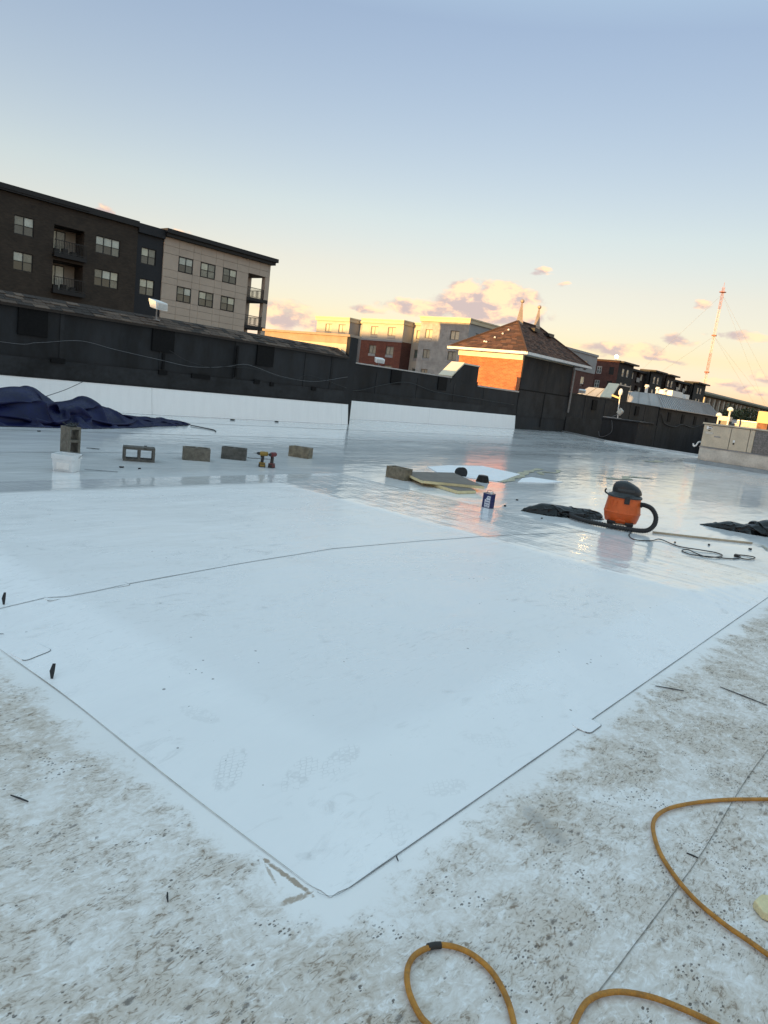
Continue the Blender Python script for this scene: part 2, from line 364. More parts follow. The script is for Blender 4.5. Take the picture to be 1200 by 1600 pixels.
def patch_material():
    m = bpy.data.materials.new('new_membrane'); m.use_nodes = True
    nt = m.node_tree; nt.nodes.clear(); q = NB(nt)
    bs = q.n('ShaderNodeBsdfPrincipled'); o = q.n('ShaderNodeOutputMaterial'); nt.links.new(bs.outputs[0], o.inputs[0])
    p = q.pos()
    big = q.noise(p, .7, 5, .6, .5)
    c = q.mix(q.mr(big, .3, .7), (.82, .815, .805), (.88, .875, .865))
    sm = q.m('MULTIPLY', q.mr(q.noise(q.mapping(p, rot=(0, 0, R(30)), scale=(1, 2, 1)), 5, 6, .68, 1.2), .52, .74), q.mr(q.noise(p, 1.3, 3, .5), .40, .66))
    x, y, z = q.sep(p)
    scf = q.noise(q.mapping(p, rot=(0, 0, R(-20)), scale=(.5, 1.9, 1)), 26, 4, .66, 1.2)
    # slope shading painted into the colour: raised middle greyer than its sloping borders
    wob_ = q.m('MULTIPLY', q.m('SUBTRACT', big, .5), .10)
    mid_shade = q.m('MULTIPLY', q.m('MULTIPLY', q.mr(q.m('ADD', x, wob_), 1.88, 2.10), q.mr(q.m('ADD', y, wob_), 1.54, 1.78)), q.mr(x, 6.4, 6.1))
    c = q.mix(q.m('MULTIPLY', mid_shade, q.mr(big, .25, .75, .07, .30)), c, (.58, .565, .545))
    c = q.mix(q.m('MULTIPLY', sm, .62), c, (.44, .43, .415))
    c = q.mix(q.m('MULTIPLY', q.m('MULTIPLY', q.mr(scf, .56, .68), q.mr(big, .42, .62)), .32), c, (.40, .39, .37))
    # faint boot prints
    PR = [(1.60, 1.87, 38, .15, .06, .70), (1.76, 1.66, 20, .13, .055, .60), (1.92, 1.61, 12, .14, .055, .55), (3.67, 2.71, 60, .13, .05, .35), (3.5, 2.03, 20, .13, .05, .35), (1.74, 2.26, 100, .12, .05, .35),
          (1.93, 2.68, 80, .12, .05, .30), (3.09, 1.50, 15, .14, .06, .35), (1.85, 1.26, 40, .12, .05, .35), (2.16, 1.27, 160, .12, .05, .4), (2.6, 1.35, 140, .14, .05, .3), (1.62, 3.05, 70, .13, .05, .3)]
    tread = q.vor(q.mapping(p, rot=(0, 0, R(33)), scale=(1, 1.5, 1)), 40, 'DISTANCE_TO_EDGE', .35)[0]
    tm = q.mr(tread, .16, .03)
    acc = None
    for (sx, sy, rr, wl, ww, k) in PR:
        uv = q.mapping(q.vm('SUBTRACT', p, (sx, sy, 0)), rot=(0, 0, 0))
        ux, uy, uz = q.sep(uv)
        ca, sa = math.cos(R(rr)), math.sin(R(rr))
        a = q.m('ADD', q.m('MULTIPLY', ux, ca/wl), q.m('MULTIPLY', uy, sa/wl))
        e_ = q.m('ADD', q.m('MULTIPLY', ux, -sa/ww), q.m('MULTIPLY', uy, ca/ww))
        e = q.m('ADD', q.m('MULTIPLY', a, a), q.m('MULTIPLY', e_, e_))
        k_ = q.m('MULTIPLY', q.mr(e, 1.05, .6), k)
        acc = k_ if acc is None else q.m('MAXIMUM', acc, k_)
    acc = q.m('MULTIPLY', q.m('MULTIPLY', acc, tm), q.mr(q.noise(p, 22, 3, .6), .32, .55))
    c = q.mix(q.m('MULTIPLY', acc, .38), c, (.36, .35, .34))
    vo = q.vor(p, 24); sz = q.sep(vo[1])[0]
    sp = q.m('MULTIPLY', q.m('LESS_THAN', vo[0], q.m('MULTIPLY', q.m('POWER', sz, 6.0), .20)), q.mr(q.noise(p, 2.2, 3, .6), .5, .6))
    c = q.mix(q.m('MULTIPLY', sp, .7), c, (.10, .09, .08))
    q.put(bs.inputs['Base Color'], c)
    wet = q.m('MAXIMUM', q.mr(q.m('ADD', x, q.m('MULTIPLY', big, .12)), 6.22, 6.40), q.mr(q.m('ADD', y, q.m('MULTIPLY', big, .3)), 6.85, 7.2))
    q.put(bs.inputs['Roughness'], q.m('ADD', q.m('SUBTRACT', q.mr(big, .3, .7, .22, .30), q.m('MULTIPLY', wet, .18)), q.m('MULTIPLY', sm, .10)))
    wr = q.noise(q.mapping(p, rot=(0, 0, R(-14)), scale=(.35, 1.7, 1)), 3.2, 4, .5, .5)
    wr2 = q.noise(q.mapping(p, rot=(0, 0, R(52)), scale=(4.5, .45, 1)), 2.4, 3, .55, .7)
    n1 = q.bump(q.m('ADD', q.m('ADD', ripples(q, p), q.m('MULTIPLY', wr, .7)), q.m('MULTIPLY', q.m('MULTIPLY', wr2, wet), .8)), .30, .02)
    q.put(bs.inputs['Normal'], n1)
    return m
M['roof'] = roof_material()
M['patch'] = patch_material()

# ------------------------------------------------------------------ geometry helpers
OFF = {}
class MB:
    def __init__(s):
        s.v = []; s.f = []
    def add(s, v, f):
        k = len(s.v); s.v += [tuple(a) for a in v]; s.f += [tuple(i+k for i in q) for q in f]
        return s
    def box(s, x0, x1, y0, y1, z0, z1):
        return s.add([(x0, y0, z0), (x1, y0, z0), (x1, y1, z0), (x0, y1, z0), (x0, y0, z1), (x1, y0, z1), (x1, y1, z1), (x0, y1, z1)],
                     [(0, 3, 2, 1), (4, 5, 6, 7), (0, 1, 5, 4), (1, 2, 6, 5), (2, 3, 7, 6), (3, 0, 4, 7)])
    def hexa(s, p):
        return s.add(p, [(0, 3, 2, 1), (4, 5, 6, 7), (0, 1, 5, 4), (1, 2, 6, 5), (2, 3, 7, 6), (3, 0, 4, 7)])
    def prism(s, poly, z0, z1):
        n = len(poly)
        return s.add([(x, y, z0) for x, y in poly] + [(x, y, z1) for x, y in poly],
                     [tuple(range(n))[::-1], tuple(range(n, 2*n))] + [(i, (i+1) % n, n+(i+1) % n, n+i) for i in range(n)])
    def lathe(s, prof, n=24, c=(0, 0, 0), cap=True):
        v = []; f = []
        for r, z in prof:
            for i in range(n):
                a = 2*math.pi*i/n
                v.append((c[0]+r*math.cos(a), c[1]+r*math.sin(a), c[2]+z))
        for j in range(len(prof)-1):
            for i in range(n):
                f.append((j*n+i, j*n+(i+1) % n, (j+1)*n+(i+1) % n, (j+1)*n+i))
        if cap:
            f.append(tuple(range(n))[::-1]); f.append(tuple((len(prof)-1)*n+i for i in range(n)))
        return s.add(v, f)
    def tube(s, pts, r, n=8, rr=None):
        pts = [Vector(p) for p in pts]; v = []; f = []
        prev = None
        for i, p in enumerate(pts):
            t = (pts[min(i+1, len(pts)-1)] - pts[max(i-1, 0)]).normalized()
            a = Vector((0, 0, 1)) if prev is None else prev
            if abs(t.dot(a)) > .95 and prev is None:
                a = Vector((1, 0, 0))
            nx = (a - t*a.dot(t)).normalized(); prev = nx; ny = t.cross(nx)
            q = r if rr is None else rr[i]
            for k in range(n):
                w = 2*math.pi*k/n
                v.append(p + nx*math.cos(w)*q + ny*math.sin(w)*q)
        for j in range(len(pts)-1):
            for k in range(n):
                f.append((j*n+k, j*n+(k+1) % n, (j+1)*n+(k+1) % n, (j+1)*n+k))
        f.append(tuple(range(n))[::-1]); f.append(tuple((len(pts)-1)*n+k for k in range(n)))
        return s.add(v, f)
    def xf(s, mtx):
        s.v = [tuple(mtx @ Vector(p)) for p in s.v]; return s
    def build(s, name, material, parent=None, smooth=False, bevel=0.0, recalc=True):
        off = Vector(OFF.get(parent.name, (0, 0, 0))) if parent is not None else Vector((0, 0, 0))
        me = bpy.data.meshes.new(name)
        me.from_pydata([tuple(Vector(p)-off) for p in s.v], [], s.f)
        if recalc or bevel:
            bm = bmesh.new(); bm.from_mesh(me)
            if bevel:
                bmesh.ops.remove_doubles(bm, verts=bm.verts, dist=1e-5)
                eds = [e for e in bm.edges if len(e.link_faces) == 2 and e.calc_face_angle(0) > .6]
                bmesh.ops.bevel(bm, geom=eds, offset=bevel, segments=2, affect='EDGES', profile=.6)
            bmesh.ops.recalc_face_normals(bm, faces=bm.faces)
            bm.to_mesh(me); bm.free()
        if smooth:
            for p in me.polygons:
                p.use_smooth = True
        me.materials.append(material)
        o = bpy.data.objects.new(name, me); col.objects.link(o)
        if parent is not None:
            o.parent = parent
            OFF[o.name] = tuple(off)
        return o

def tag(o, label=None, cat=None, group=None, kind=None):
    if label: o['label'] = label
    if cat: o['category'] = cat
    if group: o['group'] = group
    if kind: o['kind'] = kind
    return o
def thing(name, label, cat, loc=(0, 0, 0), group=None, rz=0.0, world=True):
    o = bpy.data.objects.new(name, None); col.objects.link(o)
    o.empty_display_size = .2
    o.location = loc; o.rotation_euler[2] = rz
    if world: OFF[o.name] = tuple(loc)      # children given in world coordinates
    return tag(o, label, cat, group)
def copy_part(src, parent, name=None):
    c = src.copy(); col.objects.link(c); c.parent = parent
    return c
def spline(pts, n=10):
    P = [Vector(p) for p in pts]; P = [P[0]*2-P[1]] + P + [P[-1]*2-P[-2]]; out = []
    for i in range(1, len(P)-2):
        for k in range(n):
            t = k/n
            a, b_, c, d = P[i-1], P[i], P[i+1], P[i+2]
            out.append(.5*((2*b_) + (c-a)*t + (2*a-5*b_+4*c-d)*t*t + (3*b_-a-3*c+d)*t**3))
    out.append(P[-2]); return out
def smooth_by_angle(o, ang=40):
    for p in o.data.polygons: p.use_smooth = True
    bm = bmesh.new(); bm.from_mesh(o.data)
    for e in bm.edges:
        if len(e.link_faces) == 2 and e.calc_face_angle(0) > R(ang): e.smooth = False
    bm.to_mesh(o.data); bm.free()
    return o

# facade mapping: u along the wall, v up, w outwards
def facing_minus_y(Y): return lambda u, v, w: (u, Y-w, v)
def facing_minus_x(X): return lambda u, v, w: (X-w, u, v)
def fbox(mb, F, u0, u1, v0, v1, w0, w1):
    return mb.hexa([F(u0, v0, w0), F(u1, v0, w0), F(u1, v1, w0), F(u0, v1, w0), F(u0, v0, w1), F(u1, v0, w1), F(u1, v1, w1), F(u0, v1, w1)])
def fwall(mb, F, u0, u1, v0, v1, holes, depth=.25):
    """front skin with rectangular openings and their reveals"""
    us = sorted({u0, u1, *[min(max(h[0], u0), u1) for h in holes], *[min(max(h[1], u0), u1) for h in holes]})
    vs = sorted({v0, v1, *[min(max(h[2], v0), v1) for h in holes], *[min(max(h[3], v0), v1) for h in holes]})
    for a, c in zip(us, us[1:]):
        for d, e in zip(vs, vs[1:]):
            mu, mv = (a+c)/2, (d+e)/2
            if any(h[0] < mu < h[1] and h[2] < mv < h[3] for h in holes): continue
            mb.add([F(a, d, 0), F(c, d, 0), F(c, e, 0), F(a, e, 0)], [(0, 1, 2, 3)])
    for (a, c, d, e) in [h[:4] for h in holes]:
        for q in ([(a, d), (c, d)], [(c, d), (c, e)], [(c, e), (a, e)], [(a, e), (a, d)]):
            (p1, p2), (p3, p4) = q
            mb.add([F(p1, p2, 0), F(p3, p4, 0), F(p3, p4, -depth), F(p1, p2, -depth)], [(0, 1, 2, 3)])
    return mb
def window(parent, F, u0, u1, v0, v1, nl=2, back=.12, fr=.07, fmat='frame_dark', up='glass_blind', lo='glass_dark', split=.5, name='window'):
    mb = MB(); vm_ = v0+(v1-v0)*split
    w0, w1 = -back-.04, -back+.05
    fbox(mb, F, u0, u1, v0, v0+fr, w0, w1); fbox(mb, F, u0, u1, v1-fr, v1, w0, w1)
    lw = (u1-u0)/nl
    for i in range(nl+1):
        c = u0+i*lw; h = fr*(.5 if 0 < i < nl else 1)
        a = max(u0, c-h); e = min(u1, c+h)
        fbox(mb, F, a, e, v0+fr, v1-fr, w0, w1-.004)
    if 0 < split < 1:
        for i in range(nl):
            fbox(mb, F, u0+i*lw+fr*.5, u0+(i+1)*lw-fr*.5, vm_-fr*.35, vm_+fr*.35, w0, w1-.009)
    wo = mb.build(name, M[fmat], parent)
    up0_, lo0_ = up, lo
    for i in range(nl):
        if up0_ == 'glass_blind': up = random.choice(('glass_blind', 'glass_blind', 'glass_blind2', 'glass_blind3')); lo = random.choice(('glass_dark', 'glass_dark', 'glass_dark2', 'glass_blind3'))
        a, e = u0+i*lw+.01, u0+(i+1)*lw-.01
        if 0 < split < 1:
            fbox(MB(), F, a, e, vm_+.004, v1-.01, -back-.03, -back).build('pane', M[up], wo)
            fbox(MB(), F, a, e, v0+.01, vm_-.004, -back-.03, -back).build('pane', M[lo], wo)
        else:
            fbox(MB(), F, a, e, v0+.01, v1-.01, -back-.03, -back).build('pane', M[up if split >= 1 else lo], wo)
    return wo

# ================================================================== SETTING
GZ = -5.0
g = MB().add([(-3000, -3000, GZ), (4000, -3000, GZ), (4000, 4000, GZ), (-3000, 4000, GZ)], [(0, 1, 2, 3)]).build('ground', M['asphalt'])
tag(g, kind='structure')
ROOF = [(-26, -26), (34.2, -26), (35.4, 9.9), (36.0, 14.7), (37.4, 16.1), (40.65, 19.4), (18.4, 19.42), (18.4, 16.8), (-26, 16.8)]
roof = MB().prism(ROOF, -.3, 0).build('roof', M['roof']); tag(roof, kind='structure')
# folded metal edge along the far side of the roof
mb = MB()
EDGE = [(34.2, -26), (35.4, 9.9), (36.0, 14.7), (37.4, 16.1), (40.6, 19.35)]
for a, c in zip(EDGE, EDGE[1:]):
    a = Vector((*a, 0)); c = Vector((*c, 0)); t = (c-a).normalized(); n_ = Vector((t.y, -t.x, 0))
    mb.hexa([a-n_*.14+Vector((0, 0, .003)), c-n_*.14+Vector((0, 0, .003)), c+n_*.03+Vector((0, 0, -.25)), a+n_*.03+Vector((0, 0, -.25)),
             a-n_*.10+Vector((0, 0, .07)), c-n_*.10+Vector((0, 0, .07)), c+n_*.03+Vector((0, 0, .075)), a+n_*.03+Vector((0, 0, .075))])
mb.build('edge_flashing', M['metal_cap'], roof)
# welded laps between the rolls of membrane
for k, yy in enumerate((.45, -2.6, 9.9, 12.4, 14.9)):
    x1 = 34.8 if yy < 9.9 else 35.3
    mb = MB(); seg = 240; x0 = -2.0 if yy < 8 else -2.0
    pts = [(x0+(x1-x0)*i/seg, yy+.03*mn.noise(Vector((i*37/seg, k, 0)))) for i in range(seg+1)]
    v = []; f = []
    for i, (px_, py_) in enumerate(pts):
        v += [(px_, py_, .0035), (px_, py_+.11, .0015)]
        if i: f.append((2*i-2, 2*i, 2*i+1, 2*i-1))
    mb.add(v, f).build('membrane_lap', M['roof'], roof)
    if yy == .45:
        mb = MB(); v = []; f = []
        for i, (px_, py_) in enumerate(pts):
            ww_ = .0012+.0012*abs(mn.noise(Vector((px_*3, 2, 1)))); v += [(px_, py_-ww_, .0042), (px_, py_+.0003, .0042)]
            if i: f.append((2*i-2, 2*i, 2*i+1, 2*i-1))
        mb.add(v, f).build('lap_edge', mat('lap_edge', (.24, .225, .20), .8, .5, 9), roof)
body = MB().prism([(x*.997, y*.995) for x, y in ROOF], GZ, -.31).build('store_building', M['cream_stucco'])
tag(body, 'store building carrying the white flat roof in the foreground', 'building')
lr = MB().prism([(34.3, -26), (34.3, 9), (36.3, 14.9), (40.8, 19.2), (80, 19.3), (80, -26)], GZ, -1.6).build('lower_roof', M['dark_membrane']); tag(lr, kind='structure')

# ---------------------------------------------- long dark parapet on the left
YL = 16.8
pw = thing('parapet_wall', 'long dark membrane-clad parapet with shingled top behind the navy tarp', 'parapet', (6, YL, 0))
MB().box(-26, 18.0, YL, YL+.55, GZ, 2.27).build('wall_face', M['dark_membrane'], pw)
MB().box(-26, 17.98, YL-.05, YL-.002, .70, 1.14).build('lower_band', M['dark_membrane_low'], pw)
# white base flashing, a strip of sheets side by side
mb = MB(); x = -26.0
while x < 18.1:
    x2 = min(18.12, x+7.3)
    mb = MB(); mb.hexa([(x+.004, YL-.16, 0.002), (x2-.004, YL-.16, .002), (x2-.004, YL-.004, .002), (x+.004, YL-.004, .002), (x+.004, YL-.075, .70), (x2-.004, YL-.075, .70), (x2-.004, YL-.004, .70), (x+.004, YL-.004, .70)])
    mb.build('base_flashing', M['white_base'], pw, bevel=.006); x = x2
# termination bar with fasteners
MB().box(-26, 18.1, YL-.085, YL-.052, .70, .725).build('termination_bar', M['dark_membrane_low'], pw)
# vertical laps in the cladding
for x in (4.9, 8.1, 10.75, 13.2, 16.0, 17.2):
    MB().box(x-.05, x+.05, YL-.014, YL-.0015, 1.14, 2.26).build('cladding_lap', M['dark_membrane_low'], pw)
for (x, z0, z1) in ((3.85, 1.63, 2.24), (7.42, 1.63, 2.24), (10.78, 1.65, 2.24), (14.28, 1.62, 2.22)):
    p = MB().box(x-.33, x+.33, YL-.05, YL-.015, z0, z1).build('scupper_cover', M['black_patch'], pw, bevel=.01)
for (x, w, z) in ((8.0, .34, 1.15), (10.8, .26, 1.13), (12.0, .62, 1.13), (14.0, .22, 1.15), (14.6, .15, 1.12), (16.4, .2, 1.12), (5.2, .3, 1.15)):
    MB().box(x-w/2, x+w/2, YL-.09, YL-.051, z-.07, z+.05).build('drain_box', M['black_patch'], pw, bevel=.008)
for (x, z0, z1) in ((10.8, 1.2, 1.62), (13.2, 1.2, 2.1)):
    MB().box(x-.035, x+.035, YL-.075, YL-.0505, z0, z1).build('conduit', M['black_patch'], pw)
# shingled sloping top, four courses of tabs
slope = MB().hexa([(-26, YL-.10, 2.22), (17.9, YL-.10, 2.22), (17.9, YL+.5, 2.22), (-26, YL+.5, 2.22), (-26, YL-.10, 2.27), (17.9, YL-.10, 2.27), (17.9, YL+.5, 2.555), (-26, YL+.5, 2.555)]).build('sloped_top', M['shingle_b'], pw)
sm = ('shingle_a', 'shingle_b', 'shingle_a', 'shingle_c', 'shingle_b')
cache = {}
ang = math.atan2(.285, .6)
for r_ in range(4):
    x = 2.6 + (r_ % 2)*.17 - (.06 if r_ % 3 == 1 else 0)
    while x < 17.5:
        wdt = random.choice((.20, .29, .36)); key = (wdt, random.choice(sm), random.random() < .35)
        if key not in cache:
            th = .022 if key[2] else .010
            mbx = MB().hexa([(0, 0, 0), (wdt-.012, 0, 0), (wdt-.012, .17, 0), (0, .17, 0), (0, 0, th), (wdt-.012, 0, th), (wdt-.012, .17, .004), (0, .17, .004)])
            o = mbx.build('shingle', M[key[1]]); o.parent = slope; cache[key] = o
        else:
            o = cache[key].copy(); col.objects.link(o); o.parent = slope
        o.location = (x-6, -.10+r_*.15*math.cos(ang), 2.275+r_*.15*math.sin(ang)); o.rotation_euler = (ang, 0, 0)
        x += wdt
# sagging cable hung along the parapet
CB = [(-2, 1.55), (3, 1.62), (6.69, 1.42), (7.52, 1.5), (8.5, 1.66), (9.4, 1.56), (10.67, 1.44), (11.67, 1.36), (12.73, 1.46), (13.41, 1.6), (13.9, 1.56), (14.94, 1.38), (16.33, 1.34), (17.9, 1.62)]
o = MB().tube(spline([(x, YL-.105, z) for x, z in CB], 8), .0055, 6).build('hanging_cable', M['grey_cable'], smooth=True)
tag(o, 'thin pale cable sagging along the long left parapet', 'cable')
CB = [(10.9, 1.72), (11.5, 1.50), (12.3, 1.40), (12.9, 1.48), (13.9, 1.50), (14.8, 1.36), (15.5, 1.32), (16.1, 1.52), (17.9, 1.25)]
o = MB().tube(spline([(x, YL-.125, z) for x, z in CB], 8), .0055, 6).build('hanging_cable', M['dark_cable'], smooth=True)
tag(o, 'black cable sagging beside the pale one on the left parapet', 'cable')

# return wall at the end of the long parapet, sunlit cream side
rw = thing('return_wall', 'cream stucco return wall with pale cap at the end of the shingled parapet', 'wall', (18.25, 17.0, 0))
MB().box(18.06, 18.40, 17.02, 21.3, GZ, 2.72).build('wall_face', M['cream_stucco'], rw)
MB().box(18.02, 18.42, 16.86, 17.015, .0, 2.95).build('end_post', M['dark_membrane'], rw)
MB().box(17.95, 18.55, 16.84, 21.4, 2.96, 3.04).build('coping', M['peach_stucco'], rw, bevel=.01)
MB().box(18.03, 18.43, 17.02, 21.32, 2.722, 2.958).build('frieze', M['peach_stucco'], rw)

# ---------------------------------------------- second parapet
Y2 = 19.4
p2 = thing('parapet_wall', 'set-back dark parapet with thin metal cap left of the brick turret', 'parapet', (24, Y2, 0))
MB().box(18.42, 34.46, Y2, Y2+.7, GZ, 1.98).build('wall_face', M['dark_membrane'], p2)
MB().box(18.42, 27.9, Y2+.002, Y2+.698, 1.981, 2.2).build('wall_top', M['dark_membrane'], p2)
x = 18.42
while x < 27.8:
    x2 = min(27.92, x+2.4); MB().box(x+.003, x2-.003, Y2-.05, Y2+.75, 2.201, 2.25).build('metal_cap', M['metal_cap'], p2, bevel=.006); x = x2
MB().hexa([(27.925, Y2, 1.981), (30.3, Y2, 1.981), (30.3, Y2+.7, 1.981), (27.925, Y2+.7, 1.981), (27.95, Y2, 2.2), (30.3, Y2, 2.2), (30.3, Y2+.7, 2.2), (27.95, Y2+.7, 2.2)]).build('pier_base', M['dark_membrane'], p2)
MB().hexa([(27.95, Y2, 2.202), (30.2, Y2, 2.202), (30.2, Y2+.7, 2.202), (27.95, Y2+.7, 2.202), (28.85, Y2, 2.93), (30.2, Y2, 2.93), (30.2, Y2+.7, 2.93), (28.85, Y2+.7, 2.93)]).build('pier', M['dark_membrane'], p2)
MB().hexa([(27.90, Y2-.03, 2.255), (28.85, Y2-.03, 2.95), (28.85, Y2+.73, 2.95), (27.90, Y2+.73, 2.255), (27.86, Y2-.03, 2.31), (28.83, Y2-.03, 3.02), (28.83, Y2+.73, 3.02), (27.86, Y2+.73, 2.31)]).build('sloped_coping', M['cream_trim'], p2)
MB().box(28.86, 30.25, Y2-.03, Y2+.73, 2.935, 3.0).build('pier_cap', M['cream_stucco'], p2)
MB().box(30.31, 34.45, Y2-.04, Y2+.6, 1.982, 2.06).build('ledge_cap', M['metal_cap'], p2)
MB().box(18.45, 34.44, Y2-.045, Y2-.002, .73, 1.10).build('lower_band', M['dark_membrane_low'], p2)
x = 18.42
while x < 34.4:
    x2 = min(34.4, x+8.0)
    MB().hexa([(x+.004, Y2-.14, .002), (x2-.004, Y2-.14, .002), (x2-.004, Y2-.004, .002), (x+.004, Y2-.004, .002), (x+.004, Y2-.07, .73), (x2-.004, Y2-.07, .73), (x2-.004, Y2-.004, .73), (x+.004, Y2-.004, .73)]).build('base_flashing', M['white_base'], p2, bevel=.006); x = x2
for x in (22.6, 25.4, 28.3, 31.0):
    MB().box(x-.06, x+.06, Y2-.013, Y2-.0015, 1.1, 1.97).build('cladding_lap', M['dark_membrane_low'], p2)
for (x, z0, z1) in ((23.8, 1.58, 2.18), (27.25, 1.58, 2.18)):
    p = MB().box(x-.35, x+.35, Y2-.045, Y2-.014, z0, z1).build('scupper_cover', M['black_patch'], p2, bevel=.01)
o = MB().tube(spline([(18.6, Y2-.10, 1.35), (20, Y2-.10, 1.15), (21.4, Y2-.10, 1.16), (22.9, Y2-.10, 1.5), (24.6, Y2-.10, 1.74), (26.5, Y2-.10, 1.5), (29, Y2-.10, 1.42), (34.0, Y2-.10, 1.3)], 8), .012, 6).build('hanging_cable', M['dark_cable'], smooth=True)
tag(o, 'dark cable sagging along the set-back parapet', 'cable')

# ---------------------------------------------- brick turret with hipped roof
tx0, tx1, ty0, ty1 = 34.5, 40.7, 19.42, 23.6
tu = thing('brick_turret', 'square turret with orange brick side, hipped shingle roof and two finials', 'turret', (37.6, 21.5, 0))
MB().box(tx0, tx1, ty0, ty1, GZ, 2.08).build('lower_wall', M['dark_membrane'], tu)
MB().box(tx0+.004, tx1, ty0+.03, ty1, 2.081, 3.72).build('brick_wall', M['orange_brick'], tu)
for (x0, x1) in ((tx0+.05, tx0+3.0), (tx0+3.02, tx1-.05)):
    MB().box(x0, x1, ty0-.015, ty0+.029, 2.2, 3.95).build('cladding_sheet', M['dark_membrane'], tu)
    MB().box(x0, x1, ty0-.03, ty0-.002, .75, 2.12).build('cladding_sheet', M['dark_membrane_low'], tu)
MB().box(tx0, tx1, ty0-.025, ty0-.001, 2.121, 2.198).build('cladding_seam', M['black_patch'], tu)
MB().box(tx0+2.97, tx0+3.06, ty0-.04, ty0-.031, .2, 2.1).build('cladding_seam', M['black_patch'], tu)
MB().box(tx0-.06, tx1+.06, ty0+.035, ty1+.06, 3.721, 4.02).build('frieze', M['cream_trim'], tu)
EX0, EX1, EY0, EY1 = 33.95, 42.2, 18.95, 24.1
ZE, ZR, RX0, RX1, RYc = 4.06, 6.02, 36.9, 39.5, 21.5
MB().box(EX0, EX1, EY0, EY1, 4.021, 4.06).build('soffit', M['white_trim'], tu)
for bx_ in ((EX0-.03, EX0-.001, EY0-.03, EY1+.03), (EX1+.001, EX1+.03, EY0-.03, EY1+.03), (EX0, EX1, EY0-.03, EY0-.001), (EX0, EX1, EY1+.001, EY1+.03)):
    MB().box(*bx_, 4.0, 4.14).build('fascia', M['white_trim'], tu)
hip = MB().add([(EX0, EY0, ZE+.002), (EX1, EY0, ZE+.002), (EX1, EY1, ZE+.002), (EX0, EY1, ZE+.002), (RX0, RYc, ZR), (RX1, RYc, ZR)],
               [(0, 1, 5, 4), (1, 2, 5), (2, 3, 4, 5), (3, 0, 4), (0, 3, 2, 1)]).build('hip_roof', M['shingle_b'], tu)
def shingle_slope(p00, p10, p01, p11, mats, parent, exposure=.15, tab=.34, nm='shingles'):
    """p00-p10 eave, p01-p11 ridge; rows of raised tabs, split over a few tones"""
    p00, p10, p01, p11 = map(Vector, (p00, p10, p01, p11))
    nrm = (p10-p00).cross(p01-p00 if (p01-p00).length > .1 else p11-p00).normalized()
    if nrm.z < 0: nrm = -nrm
    rows = int(((p01+p11)/2-(p00+p10)/2).length/exposure)
    bags = [MB() for _ in mats]
    for r_ in range(rows):
        a = r_/rows; c = (r_+1)/rows
        L0, R0 = p00.lerp(p01, a), p10.lerp(p11, a); L1, R1 = p00.lerp(p01, c), p10.lerp(p11, c)
        n = max(1, int((R0-L0).length/tab)); s = random.random()*.6
        cuts = [0]+[(i+s)/(n+.6) for i in range(1, n)]+[1]
        for i in range(len(cuts)-1):
            h = random.choice((.012, .02, .028)); g_ = .0015
            q = [L0.lerp(R0, cuts[i]+g_)+nrm*.002, L0.lerp(R0, cuts[i+1]-g_)+nrm*.002, L1.lerp(R1, cuts[i+1]-g_)+nrm*.002, L1.lerp(R1, cuts[i]+g_)+nrm*.002]
            t = [q[0]+nrm*h, q[1]+nrm*h, q[2]+nrm*.004, q[3]+nrm*.004]
            bags[random.randrange(len(mats))].hexa([*q, *t])
    for bg_, mt in zip(bags, mats):
        tag(bg_.build(nm, M[mt], parent), kind='stuff')
M['sh_red_a'] = mat('turret_shingle_a', (.110, .052, .033), .95, .2, 20, .4, 200)
M['sh_red_b'] = mat('turret_shingle_b', (.066, .035, .024), .95, .2, 20, .4, 200)
M['sh_red_c'] = mat('turret_shingle_c', (.155, .078, .048), .95, .2, 20, .4, 200)
TS = ('sh_red_a', 'sh_red_b', 'sh_red_c')
shingle_slope((EX0, EY1, ZE), (EX0, EY0, ZE), (RX0, RYc, ZR), (RX0, RYc, ZR), TS, hip)
shingle_slope((EX0, EY0, ZE), (EX1, EY0, ZE), (RX0, RYc, ZR), (RX1, RYc, ZR), TS, hip)
shingle_slope((EX1, EY0, ZE), (EX1, EY1, ZE), (RX1, RYc, ZR), (RX1, RYc, ZR), TS, hip)
for a, c in (((EX0, EY0, ZE), (RX0, RYc, ZR)), ((EX0, EY1, ZE), (RX0, RYc, ZR)), ((EX1, EY0, ZE), (RX1, RYc, ZR)), ((RX0, RYc, ZR), (RX1, RYc, ZR))):
    a, c = Vector(a), Vector(c)
    MB().tube([a+Vector((0, 0, .03)), c+Vector((0, 0, .03))], .07, 6).build('hip_cap', M['sh_red_b'], tu)
for xf_ in (37.05, 39.15):
    fi = MB().lathe([(.24, -.2), (.24, .0), (.20, .06), (.055, .98), (.05, 1.02)], 4, (xf_, RYc, ZR+.05)).build('finial', M['finial'], tu)
    MB().lathe([(.02, 0), (.085, .03), (.12, .11), (.085, .19), (.02, .22)], 14, (xf_, RYc, ZR+1.06)).build('ball', M['finial'], fi, smooth=True)
for (yy, t_) in ((22.3, .23), (21.9, .38), (21.55, .52), (22.1, .22), (21.3, .66)):
    c = Vector((EX0, yy, ZE)).lerp(Vector((RX0, RYc, ZR)), t_)
    MB().lathe([(.05, 0), (.06, .05), (.035, .09)], 8, (c.x-.03, c.y, c.z+.03)).build('snow_guard', M['lamp_white'], tu)
for (xx, t_) in ((37.9, .80), (39.7, .76)):
    c = Vector((xx, EY0, ZE)).lerp(Vector((min(xx, RX1), RYc, ZR)), t_)
    MB().box(c.x-.32, c.x+.32, c.y-.28, c.y+.15, c.z-.02, c.z+.16).build('roof_vent', M['black_plastic'], tu)
